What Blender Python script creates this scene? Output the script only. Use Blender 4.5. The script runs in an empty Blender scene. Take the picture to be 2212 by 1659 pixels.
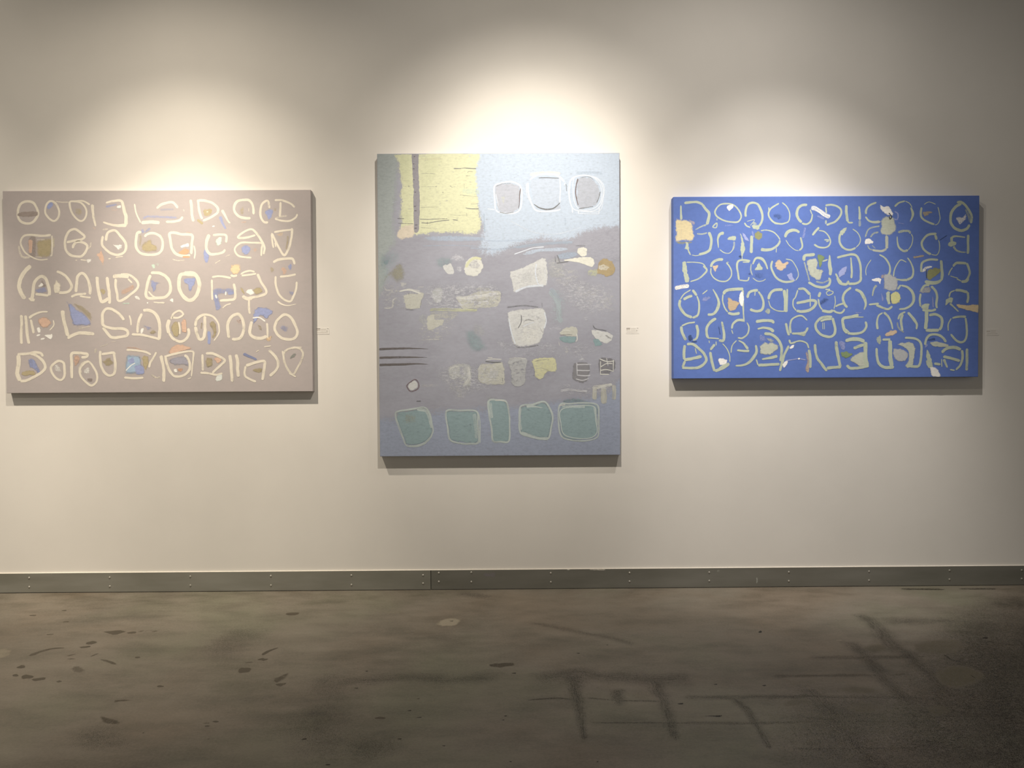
import bpy, math, random
from mathutils import Matrix, Vector, noise
from mathutils.geometry import delaunay_2d_cdt

# ---------------------------------------------------------------- camera, world, lights, exposure
scene = bpy.context.scene
COL = scene.collection

def make_camera():
    D, H, pitch, yaw, roll = 3.8952, 1.1282, -0.0216, 0.0071, -0.0059
    fw = Vector((math.sin(yaw) * math.cos(pitch), math.cos(yaw) * math.cos(pitch), math.sin(pitch)))
    r = Vector((math.cos(yaw), -math.sin(yaw), 0))
    u = r.cross(fw)
    r2 = r * math.cos(roll) + u * math.sin(roll)
    u2 = u * math.cos(roll) - r * math.sin(roll)
    cd = bpy.data.cameras.new('camera')
    cd.sensor_fit = 'HORIZONTAL'
    cd.sensor_width = 36.0
    cd.lens = 36.0 * 1662.0 / 2212.0
    cam = bpy.data.objects.new('camera', cd)
    m = Matrix.Identity(4)
    for i in range(3):
        m[i][0], m[i][1], m[i][2] = r2[i], u2[i], -fw[i]
    m[0][3], m[1][3], m[2][3] = 0.0, -D, H
    cam.matrix_world = m
    COL.objects.link(cam)
    scene.camera = cam

make_camera()

world = bpy.data.worlds.new('world')
scene.world = world
world.use_nodes = True
bg = world.node_tree.nodes['Background']
bg.inputs[0].default_value = (1.0, 0.93, 0.82, 1)      # dim even room light of the rest of the gallery
bg.inputs[1].default_value = 0.245

def spot(name, loc, target, power, size, blend=1.0, col=(1.0, 0.87, 0.70), radius=0.03):
    ld = bpy.data.lights.new(name, 'SPOT')
    ld.energy = power
    ld.color = col
    ld.spot_size = math.radians(size)
    ld.spot_blend = blend
    ld.shadow_soft_size = radius
    o = bpy.data.objects.new(name, ld)
    o.location = loc
    o.rotation_euler = (Vector(target) - Vector(loc)).to_track_quat('-Z', 'Y').to_euler()
    COL.objects.link(o)
    return o

# track spotlights above the frame, one per picture and one for the next picture further left;
# each lamp is a hot core, a field beam and a wide spill from the same point
WARM, NEUTRAL, COOL = (1.0, 0.88, 0.72), (1.0, 0.905, 0.785), (1.0, 0.925, 0.845)

def track_lamp(loc, tx, lobes, col):
    for power, size, tz in lobes:
        spot('unseen_spotlight', loc, (loc[0] + tx, 0, tz), power, size, 1.0, col)

track_lamp((-1.58, -1.17, 3.25), 0.0, [(215, 45, 0.95), (122, 75, 0.8), (38, 120, 0.9), (7, 120, 1.9)], WARM)
track_lamp((0.12, -1.75, 3.25), 0.0, [(140, 45, 1.78), (110, 60, 1.75), (68, 60, 1.0), (46, 150, 0.9)], NEUTRAL)
track_lamp((1.12, -1.20, 3.25), 0.36, [(215, 45, 0.98), (80, 60, 1.25), (29, 130, 1.3)], COOL)
track_lamp((-3.0, -1.20, 3.25), 0.0, [(210, 45, 0.8), (45, 60, 1.5), (20, 150, 1.9)], WARM)
spot('unseen_spotlight', (-3.3, -3.0, 3.3), (-2.8, -1.3, 0.0), 175, 66, 1.0, WARM)  # extra unseen lamp added to brighten the left floor

scene.view_settings.view_transform = 'Standard'
scene.view_settings.look = 'None'
scene.view_settings.gamma = 1.0
scene.view_settings.use_curve_mapping = False
scene.view_settings.exposure = 0.0
scene.cycles.transparent_max_bounces = 96
scene.cycles.max_bounces = 5
scene.cycles.diffuse_bounces = 3

# ---------------------------------------------------------------- helpers
def lin(c):
    return tuple((v / 255 / 12.92) if v <= 10 else ((v / 255 + 0.055) / 1.055) ** 2.4 for v in c)

def mat_new(name):
    m = bpy.data.materials.new(name)
    m.use_nodes = True
    nt = m.node_tree
    return m, nt, nt.nodes['Principled BSDF']

def link(nt, a, b):
    nt.links.new(a, b)

def node(nt, kind, **kw):
    n = nt.nodes.new(kind)
    for k, v in kw.items():
        setattr(n, k, v)
    return n

def math_node(nt, op, a, b=None, clamp=False):
    n = node(nt, 'ShaderNodeMath', operation=op, use_clamp=clamp)
    for i, v in enumerate((a, b)):
        if v is None:
            continue
        if isinstance(v, (int, float)):
            n.inputs[i].default_value = v
        else:
            link(nt, v, n.inputs[i])
    return n.outputs[0]

def noise_node(nt, vec, scale, detail=3.0, rough=0.55):
    n = node(nt, 'ShaderNodeTexNoise')
    n.inputs['Scale'].default_value = scale
    n.inputs['Detail'].default_value = detail
    n.inputs['Roughness'].default_value = rough
    if vec is not None:
        link(nt, vec, n.inputs['Vector'])
    return n.outputs['Fac']

def mapped(nt, vec, scale):
    n = node(nt, 'ShaderNodeMapping')
    n.inputs['Scale'].default_value = scale
    link(nt, vec, n.inputs['Vector'])
    return n.outputs[0]

def ramp(nt, fac, stops):
    n = node(nt, 'ShaderNodeValToRGB')
    el = n.color_ramp.elements
    while len(el) < len(stops):
        el.new(0.5)
    for e, (pos, c) in zip(el, stops):
        e.position = pos
        e.color = (*lin(c), 1)
    link(nt, fac, n.inputs[0])
    return n.outputs[0]

def bump(nt, bsdf, height, strength, dist):
    b = node(nt, 'ShaderNodeBump')
    b.inputs['Strength'].default_value = strength
    b.inputs['Distance'].default_value = dist
    link(nt, height, b.inputs['Height'])
    link(nt, b.outputs[0], bsdf.inputs['Normal'])

def position(nt):
    return node(nt, 'ShaderNodeNewGeometry').outputs['Position']

def mesh_obj(name, verts, faces, mat, parent=None, smooth=False):
    me = bpy.data.meshes.new(name)
    me.from_pydata(verts, [], faces)
    if mat:
        me.materials.append(mat)
    if smooth:
        me.polygons.foreach_set('use_smooth', [True] * len(me.polygons))
    me.update()
    o = bpy.data.objects.new(name, me)
    COL.objects.link(o)
    if parent:
        o.parent = parent
    return o

def box(x0, x1, y0, y1, z0, z1):
    v = [(x, y, z) for z in (z0, z1) for y in (y0, y1) for x in (x0, x1)]
    f = [(0, 2, 3, 1), (4, 5, 7, 6), (0, 1, 5, 4), (2, 6, 7, 3), (0, 4, 6, 2), (1, 3, 7, 5)]
    return v, f

def bevel(o, w, seg=2):
    m = o.modifiers.new('bevel', 'BEVEL')
    m.width = w
    m.segments = seg
    m.limit_method = 'ANGLE'

# ---------------------------------------------------------------- materials of the setting
def wall_material():
    m, nt, b = mat_new('wall_paint')
    pos = position(nt)
    n = noise_node(nt, pos, 2.2, 4)
    c = ramp(nt, n, [(0.3, (229, 226, 220)), (0.7, (235, 232, 226))])
    link(nt, c, b.inputs['Base Color'])
    b.inputs['Roughness'].default_value = 0.75
    b.inputs['Specular IOR Level'].default_value = 0.25
    bump(nt, b, noise_node(nt, pos, 260, 3), 0.12, 0.001)
    return m

def floor_material():
    m, nt, b = mat_new('worn_concrete')
    pos = position(nt)
    big = noise_node(nt, mapped(nt, pos, (0.5, 1.1, 1)), 1.5, 6, 0.62)
    mid = noise_node(nt, mapped(nt, pos, (0.6, 1.5, 1)), 6, 8, 0.68)
    blot = noise_node(nt, mapped(nt, pos, (1.0, 1.3, 1)), 3.1, 8, 0.7)
    fine = noise_node(nt, pos, 110, 5, 0.75)
    f = math_node(nt, 'ADD', math_node(nt, 'MULTIPLY', big, 0.34), math_node(nt, 'MULTIPLY', mid, 0.36))
    f = math_node(nt, 'ADD', f, math_node(nt, 'MULTIPLY', blot, 0.30))
    f = math_node(nt, 'ADD', f, math_node(nt, 'MULTIPLY', math_node(nt, 'SUBTRACT', fine, 0.5), 0.22))
    c = ramp(nt, f, [(0.32, (72, 69, 61)), (0.43, (105, 99, 87)), (0.51, (121, 114, 102)), (0.60, (131, 124, 112)), (0.70, (149, 141, 128))])
    warm = node(nt, 'ShaderNodeMix', data_type='RGBA', blend_type='MULTIPLY')
    hue = ramp(nt, noise_node(nt, mapped(nt, pos, (1, 1, 1)), 1.1, 4), [(0.36, (246, 255, 246)), (0.5, (255, 255, 255)), (0.66, (255, 248, 243))])
    warm.inputs[0].default_value = 1.0
    link(nt, c, warm.inputs[6])
    link(nt, hue, warm.inputs[7])
    link(nt, warm.outputs[2], b.inputs['Base Color'])
    r = math_node(nt, 'ADD', 0.40, math_node(nt, 'MULTIPLY', mid, 0.35))
    link(nt, r, b.inputs['Roughness'])
    b.inputs['Specular IOR Level'].default_value = 0.35
    bump(nt, b, math_node(nt, 'ADD', fine, mid), 0.15, 0.002)
    return m

def metal_material(name='grey_painted_metal', k=1.0):
    m, nt, b = mat_new(name)
    pos = position(nt)
    n = noise_node(nt, mapped(nt, pos, (0.6, 1, 3)), 3.0, 5)
    c = ramp(nt, n, [(p, tuple(v * k for v in q)) for p, q in ((0.3, (126, 125, 115)), (0.5, (138, 137, 128)), (0.72, (150, 149, 141)))])
    link(nt, c, b.inputs['Base Color'])
    b.inputs['Metallic'].default_value = 0.15
    b.inputs['Roughness'].default_value = 0.5
    bump(nt, b, noise_node(nt, mapped(nt, pos, (1, 1, 8)), 60, 3), 0.08, 0.0005)
    return m

def simple_material(name, c, rough=0.6, metal=0.0, var=5):
    m, nt, b = mat_new(name)
    n = noise_node(nt, position(nt), 120, 3)
    col = ramp(nt, n, [(0.3, tuple(max(0, v - var) for v in c)), (0.7, tuple(min(255, v + var) for v in c))])
    link(nt, col, b.inputs['Base Color'])
    b.inputs['Roughness'].default_value = rough
    b.inputs['Metallic'].default_value = metal
    return m

# ---------------------------------------------------------------- the room
wall = mesh_obj('wall_back', *box(-6, 6, 0, 0.2, 0, 4.2), wall_material())
wall['kind'] = 'structure'
wall['label'] = 'off-white gallery wall behind the three paintings'
floor = mesh_obj('floor', *box(-6, 6, -7, 0.2, -0.12, 0), floor_material())
floor['kind'] = 'structure'
floor['label'] = 'worn stained concrete floor of the gallery'

added_ceiling = mesh_obj('added_ceiling', *box(-6, 6, -7, 0.2, 4.2, 4.35), simple_material('added_dark_ceiling', (96, 92, 88), 0.9))  # unseen, put in to keep room light from above off the floor
added_ceiling['kind'] = 'structure'
added_ceiling['label'] = 'unseen dark high ceiling added above the gallery to block light'

M_METAL = metal_material()
M_METAL_SHADED = metal_material('grey_painted_metal_shaded', 0.88)  # same metal darkened, painting in the dimmer light at the right
base = mesh_obj('baseboard_back', *box(-6, 6, -0.004, 0, 0.004, 0.098), simple_material('baseboard_backing', (60, 58, 54)))
base['kind'] = 'structure'
base['label'] = 'grey screwed metal baseboard along the gallery wall'

M_SCREW = simple_material('screw_steel', (196, 194, 186), 0.35, 0.6)

def screw_mesh():
    segs, rings = 12, [(0.0052, 0.0), (0.0048, 0.0016), (0.003, 0.0028), (0.0012, 0.0030)]
    v, f = [], []
    for r, h in rings:
        for k in range(segs):
            a = 2 * math.pi * k / segs
            v.append((r * math.cos(a), -h, r * math.sin(a)))
    for i in range(len(rings) - 1):
        for k in range(segs):
            k2 = (k + 1) % segs
            f.append((i * segs + k, i * segs + k2, (i + 1) * segs + k2, (i + 1) * segs + k))
    f.append(tuple((len(rings) - 1) * segs + k for k in range(segs)))
    me = bpy.data.meshes.new('screw')
    me.from_pydata(v, [], f)
    me.materials.append(M_SCREW)
    return me

SCREW = screw_mesh()

def metal_panel(x0, x1, screws, mat=None):
    o = mesh_obj('metal_panel', *box(x0, x1, -0.008, -0.004, 0.003, 0.1008), mat or M_METAL, base)
    bevel(o, 0.0012)
    for x, zt, zb in screws:
        for z in (zt, zb):
            s = bpy.data.objects.new('screw', SCREW)
            s.location = (x, -0.0078, z)
            COL.objects.link(s)
            s.parent = o

metal_panel(-5.2, -0.3915, [(-3.234, 0.076, 0.030), (-2.827, 0.076, 0.030), (-2.421, 0.078, 0.032), (-2.015, 0.077, 0.032),
                            (-1.608, 0.079, 0.033), (-1.201, 0.078, 0.030), (-0.793, 0.078, 0.030), (-0.430, 0.076, 0.034)])
metal_panel(-0.3885, 2.68, [(-0.350, 0.087, 0.042), (-0.185, 0.088, 0.040), (0.219, 0.082, 0.036), (0.620, 0.080, 0.036),
                           (1.026, 0.079, 0.036), (1.432, 0.078, 0.032), (1.842, 0.078, 0.032), (2.254, 0.080, 0.034), (2.624, 0.078, 0.034)], M_METAL_SHADED)
metal_panel(2.683, 5.6, [(2.80, 0.078, 0.034), (3.2, 0.078, 0.034)], M_METAL_SHADED)

def caulk():
    rnd = random.Random(4)
    v, f = [], []
    n = 300
    for i in range(n + 1):
        x = -5.2 + 10.8 * i / n
        t = 0.0012 + 0.0008 * noise.noise((x * 3, 0, 1)) + 0.0010 * max(0, noise.noise((x * 9, 3, 1)) - 0.15)
        zb = 0.1004
        v += [(x, 0, zb), (x, -0.0075, zb), (x, -0.0078, zb + t * 0.6), (x, -0.003, zb + t * 1.7), (x, 0, zb + t * 2.2)]
    for i in range(n):
        for k in range(4):
            f.append((i * 5 + k, i * 5 + k + 1, i * 5 + k + 6, i * 5 + k + 5))
    mesh_obj('caulk_bead', v, f, simple_material('white_caulk', (226, 220, 208)), base, True)

caulk()

# ---------------------------------------------------------------- paint strokes and stains
def paint_material(name, c, streaky=1.0, rough=0.6, grain=0.0009):
    m, nt, b = mat_new('paint_' + name)
    at = lambda n: node(nt, 'ShaderNodeAttribute', attribute_name=n)
    E, A, S, Dr = (at(k).outputs['Fac'] for k in ('edge', 'opacity', 'soft', 'dry'))
    st = at('streak').outputs['Vector']
    pos = position(nt)
    n1 = noise_node(nt, pos, 75, 3)
    n2 = noise_node(nt, st, 1.0, 3, 0.6)
    n3 = noise_node(nt, pos, 420, 2)
    # ragged or soft rim
    amp = math_node(nt, 'ADD', math_node(nt, 'MULTIPLY', S, 0.9), 0.25)
    nr = math_node(nt, 'ADD', math_node(nt, 'MULTIPLY', n1, 0.55), math_node(nt, 'MULTIPLY', noise_node(nt, pos, 240, 3), 0.45))
    e = math_node(nt, 'ADD', E, math_node(nt, 'MULTIPLY', math_node(nt, 'SUBTRACT', nr, 0.42), amp))
    lo = math_node(nt, 'SUBTRACT', 0.97, S)
    k = math_node(nt, 'DIVIDE', math_node(nt, 'SUBTRACT', e, lo), math_node(nt, 'SUBTRACT', 1.0, lo), clamp=True)
    rim = node(nt, 'ShaderNodeMapRange', interpolation_type='SMOOTHSTEP')
    link(nt, k, rim.inputs[0])
    rim.inputs[3].default_value = 1.0
    rim.inputs[4].default_value = 0.0
    # dry brush
    sv = math_node(nt, 'ADD', math_node(nt, 'MULTIPLY', n2, 0.75), math_node(nt, 'MULTIPLY', n3, 0.25))
    th = math_node(nt, 'ADD', 0.22, math_node(nt, 'MULTIPLY', Dr, 0.54))
    dv = math_node(nt, 'ADD', math_node(nt, 'MULTIPLY', math_node(nt, 'SUBTRACT', sv, th), 7.0), 0.5, clamp=True)
    al = math_node(nt, 'MULTIPLY', math_node(nt, 'MULTIPLY', rim.outputs[0], A), dv)
    nl = noise_node(nt, mapped(nt, st, (2.2, 0.05, 1)), 1.0, 2)
    thin = math_node(nt, 'ADD', -0.02, math_node(nt, 'ADD', math_node(nt, 'MULTIPLY', n2, 0.7), math_node(nt, 'MULTIPLY', nl, 1.35)), clamp=True)
    al = math_node(nt, 'MULTIPLY', al, thin, clamp=True)
    # broken coverage on the grain of the canvas: each speck is either covered or bare
    sn = node(nt, 'ShaderNodeVectorMath', operation='SNAP')
    link(nt, pos, sn.inputs[0])
    sn.inputs[1].default_value = (grain, grain, grain)
    wn = node(nt, 'ShaderNodeTexWhiteNoise', noise_dimensions='3D')
    link(nt, sn.outputs[0], wn.inputs['Vector'])
    al = math_node(nt, 'LESS_THAN', wn.outputs['Value'], al)
    link(nt, al, b.inputs['Alpha'])
    d = 0.055 * streaky
    f = math_node(nt, 'ADD', math_node(nt, 'MULTIPLY', n2, 0.7), math_node(nt, 'MULTIPLY', n1, 0.3))
    col = ramp(nt, f, [(0.32, tuple(v * (1 - d) for v in c)), (0.5, c), (0.7, tuple(min(252, v * (1 + d * 0.6)) for v in c))])
    link(nt, col, b.inputs['Base Color'])
    b.inputs['Roughness'].default_value = rough
    b.inputs['Specular IOR Level'].default_value = 0.25
    bump(nt, b, n2, 0.10, 0.0003)
    return m

def catmull(pts, closed, step):
    n = len(pts)
    out = []
    rng = range(n) if closed else range(n - 1)
    for i in rng:
        if closed:
            p0, p1, p2, p3 = (pts[(i + k) % n] for k in (-1, 0, 1, 2))
        else:
            p1, p2 = pts[i], pts[i + 1]
            p0 = pts[i - 1] if i > 0 else tuple(2 * a - b for a, b in zip(p1, p2))
            p3 = pts[i + 2] if i + 2 < n else tuple(2 * b - a for a, b in zip(p1, p2))
        L = math.dist(p1, p2)
        m = max(2, min(24, int(L / step) + 1))
        for k in range(m):
            t = k / m
            out.append(tuple(0.5 * (2 * b + (c - a) * t + (2 * a - 5 * b + 4 * c - d) * t * t + (3 * b - a - 3 * c + d) * t ** 3)
                             for a, b, c, d in zip(p0, p1, p2, p3)))
    if not closed:
        out.append(pts[-1])
    return out

def set_attrs(me, edge, opac, soft, dry, streak):
    n = len(me.vertices)
    for nm, vals in (('edge', edge), ('opacity', [opac] * n), ('soft', [soft] * n), ('dry', [dry] * n)):
        a = me.attributes.new(nm, 'FLOAT', 'POINT')
        a.data.foreach_set('value', vals)
    a = me.attributes.new('streak', 'FLOAT_VECTOR', 'POINT')
    a.data.foreach_set('vector', [v for s in streak for v in s])

class Marks:
    """Lays brush marks on a flat face: 2D millimetres (x, z) -> place(x, z, height)."""
    def __init__(self, data, mats, place, parent, bounds, names, thick=0.0, step=6.0, wob=1.0, soft=0.2, dry=(0.0, 0.22)):
        self.rnd = random.Random(11)
        for i, line in enumerate(data.strip().split('\n')):
            head, pts = line.split(':')
            t = head.split()
            o = {k: v for k, v in (x.split('=') for x in t[2:])}
            P = [tuple(float(q) / 1 for q in a.split(',')) for a in pts.split()]
            a = float(o.get('a', 1.35 if t[0] == 'P' else 1.1)); s = float(o.get('s', 0.0)); d = float(o.get('d', 0.0)); nz = float(o.get('n', 4))
            base = 0.00006 + i * 0.0000025
            if t[0] in 'SC':
                ws = [float(q) for q in o['w'].split('>')]
                self.stroke(names[0], P, t[0] == 'C', ws, a, s if s else 0.16, d if d else self.rnd.uniform(*dry), base, mats[t[1]], place, parent, bounds, thick, step, i, wob)
            else:
                self.patch(names[1], P, a, s if s else soft, max(d, 0.06 + dry[0] * 0.8), nz, base, mats[t[1]], place, parent, bounds, thick, step, i, wob)

    def stroke(self, name, P, closed, ws, a, s, d, base, mat, place, parent, bounds, thick, step, seed, wob):
        C = catmull(P, closed, step)
        if closed:
            C.append(C[0])
        n = len(C)
        cum = [0.0]
        for k in range(1, n):
            cum.append(cum[-1] + math.dist(C[k], C[k - 1]))
        L = max(cum[-1], 1e-3)
        V, E, ST = [], [], []
        prof = [(-1, 0.0), (-0.55, 0.8), (0, 1.0), (0.55, 0.8), (1, 0.0)]
        for k in range(n):
            q0, q1 = C[max(k - 1, 0)], C[min(k + 1, n - 1)]
            if closed and k in (0, n - 1):
                q0, q1 = C[n - 2], C[1]
            tx, tz = q1[0] - q0[0], q1[1] - q0[1]
            l = math.hypot(tx, tz) or 1
            nx, nz_ = -tz / l, tx / l
            u = cum[k] / L
            if len(ws) == 1:
                w = ws[0]
            else:
                g = u * (len(ws) - 1)
                j = min(int(g), len(ws) - 2)
                w = ws[j] + (ws[j + 1] - ws[j]) * (g - j)
            w *= 1 + wob * 0.16 * noise.noise((cum[k] * 0.03, seed * 7.1, 0))
            endk = 0.0
            if not closed:
                e = min(cum[k], L - cum[k]) / max(w * 0.45, 1e-3)
                if e < 1:
                    w *= 0.45 + 0.55 * math.sqrt(max(0.0, 1 - (1 - e) ** 2))
                    endk = 1 - e
            off = wob * 0.06 * w * noise.noise((cum[k] * 0.05, seed * 3.3, 5))
            for v, h in prof:
                x = C[k][0] + nx * (v * w / 2 + off)
                z = C[k][1] + nz_ * (v * w / 2 + off)
                x = min(max(x, bounds[0]), bounds[1]); z = min(max(z, bounds[2]), bounds[3])
                V.append(place(x, z, base + thick * h * (1 - 0.7 * endk)))
                E.append(max(abs(v), endk * 0.97))
                ST.append((cum[k] * 0.012 + seed, v * w * 0.26, seed * 1.7))
        F = []
        for k in range(n - 1):
            for j in range(4):
                F.append((k * 5 + j, k * 5 + j + 1, k * 5 + j + 6, k * 5 + j + 5))
        o = mesh_obj(name, V, F, mat, parent, True)
        set_attrs(o.data, E, a, s, d, ST)

    def patch(self, name, P, a, s, d, nz, base, mat, place, parent, bounds, thick, step, seed, wob):
        C = catmull(P, True, step * 0.6)
        cx = sum(q[0] for q in C) / len(C)
        cz = sum(q[1] for q in C) / len(C)
        size = max(max(q[0] for q in C) - min(q[0] for q in C), max(q[1] for q in C) - min(q[1] for q in C))
        amp = min(nz * 1.3, size * 0.09) * wob
        R = []
        for q in C:
            dx, dz = q[0] - cx, q[1] - cz
            l = math.hypot(dx, dz) or 1
            g = amp * (noise.noise((q[0] * 0.07, q[1] * 0.07, seed * 2.3)) + 0.6 * noise.noise((q[0] * 0.25, q[1] * 0.25, seed * 1.3)))
            R.append((q[0] + dx / l * g, q[1] + dz / l * g))
        # constrained triangulation, "edge" = 1 on the outline falling to 0 at the deepest inside point
        xs, zs = [q[0] for q in R], [q[1] for q in R]
        sp = max(3.0, math.sqrt((max(xs) - min(xs)) * (max(zs) - min(zs)) / 110))
        def depth_of(x, z):
            best = 1e9
            for i in range(len(R)):
                (ax, az), (bx, bz) = R[i - 1], R[i]
                ux, uz = bx - ax, bz - az
                t = ((x - ax) * ux + (z - az) * uz) / (ux * ux + uz * uz + 1e-9)
                t = min(1.0, max(0.0, t))
                best = min(best, (x - ax - t * ux) ** 2 + (z - az - t * uz) ** 2)
            return math.sqrt(best)
        def inside(x, z):
            c = False
            for i in range(len(R)):
                (ax, az), (bx, bz) = R[i - 1], R[i]
                if (az > z) != (bz > z) and x < (bx - ax) * (z - az) / (bz - az) + ax:
                    c = not c
            return c
        pts = [Vector(q) for q in R]
        n = len(pts)
        z = min(zs) + sp * 0.5
        row = 0
        while z < max(zs):
            x = min(xs) + sp * (0.5 if row % 2 else 0.9)
            while x < max(xs):
                if inside(x, z) and depth_of(x, z) > sp * 0.35:
                    pts.append(Vector((x, z)))
                x += sp
            z += sp * 0.87
            row += 1
        vo, _, fo, *_ = delaunay_2d_cdt(pts, [(i, (i + 1) % n) for i in range(n)], [], 1, 1e-4)
        dep = [depth_of(v.x, v.y) for v in vo]
        R0 = max(max(dep), 1e-3)
        V, E, ST = [], [], []
        for v, dd in zip(vo, dep):
            x = min(max(v.x, bounds[0]), bounds[1]); zz = min(max(v.y, bounds[2]), bounds[3])
            V.append(place(x, zz, base))
            E.append(1 - dd / R0)
            ST.append((x * 0.06 + seed, zz * 0.13, seed * 1.7))
        o = mesh_obj(name, V, fo, mat, parent)
        set_attrs(o.data, E, a, s, d, ST)

# ---------------------------------------------------------------- paintings
def canvas_material(name, c, var, streak):
    m, nt, b = mat_new(name)
    tc = node(nt, 'ShaderNodeTexCoord').outputs['Object']
    f = noise_node(nt, mapped(nt, tc, streak), 3.0, 6, 0.62)
    f2 = noise_node(nt, mapped(nt, tc, (streak[0] * 3, 1, streak[2] * 3)), 14, 4, 0.6)
    g = math_node(nt, 'ADD', math_node(nt, 'MULTIPLY', f, 0.65), math_node(nt, 'MULTIPLY', f2, 0.35))
    col = ramp(nt, g, [(0.34, tuple(int(v * (1 - var)) for v in c)), (0.5, c), (0.66, tuple(min(250, int(v * (1 + var))) for v in c))])
    link(nt, col, b.inputs['Base Color'])
    b.inputs['Roughness'].default_value = 0.68
    b.inputs['Specular IOR Level'].default_value = 0.25
    wx = node(nt, 'ShaderNodeTexWave', wave_type='BANDS', bands_direction='X')
    wx.inputs['Scale'].default_value = 280
    wz = node(nt, 'ShaderNodeTexWave', wave_type='BANDS', bands_direction='Z')
    wz.inputs['Scale'].default_value = 280
    link(nt, tc, wx.inputs[0]); link(nt, tc, wz.inputs[0])
    h = math_node(nt, 'ADD', wx.outputs['Fac'], wz.outputs['Fac'])
    bump(nt, b, math_node(nt, 'ADD', math_node(nt, 'MULTIPLY', h, 0.2), f2), 0.12, 0.0006)
    return m

def painting(x0, x1, z0, z1, depth, mat, data, mats, label, soft, dry=(0.0, 0.22)):
    root = bpy.data.objects.new('painting', None)
    root.empty_display_size = 0.2
    root.location = ((x0 + x1) / 2, 0, z0)
    COL.objects.link(root)
    root['label'] = label
    root['category'] = 'painting'
    w, h = (x1 - x0) / 2, (z1 - z0) / 2
    # stretched canvas: wrapped front, rounded arrises, folded-in back edge, wooden stretcher bars behind
    cv = mesh_obj('canvas', *box(-w, w, -depth, -0.0005, -h, h), mat, root)
    cv.location = (0, 0, h)
    bevel(cv, 0.0022, 3)
    place = lambda x, z, ht: (x / 1000, -depth - ht, z / 1000)
    e = 2.0
    Marks(data, mats, place, cv, (-w * 1000 + e, w * 1000 - e, -h * 1000 + e, h * 1000 - e), ('brush_stroke', 'paint_patch'), soft=soft, dry=dry)
    return root

def tint(c, g):
    l = [min(0.9, v * k) for v, k in zip(lin(c), g)]
    return tuple(255 * (1.055 * v ** (1 / 2.4) - 0.055) for v in l)

def palette(prefix, d, rough=0.6, g=(1, 1, 1)):
    return {k: paint_material(prefix + '_' + k, tint(c, g), rough=rough) for k, c in d.items()}

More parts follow.
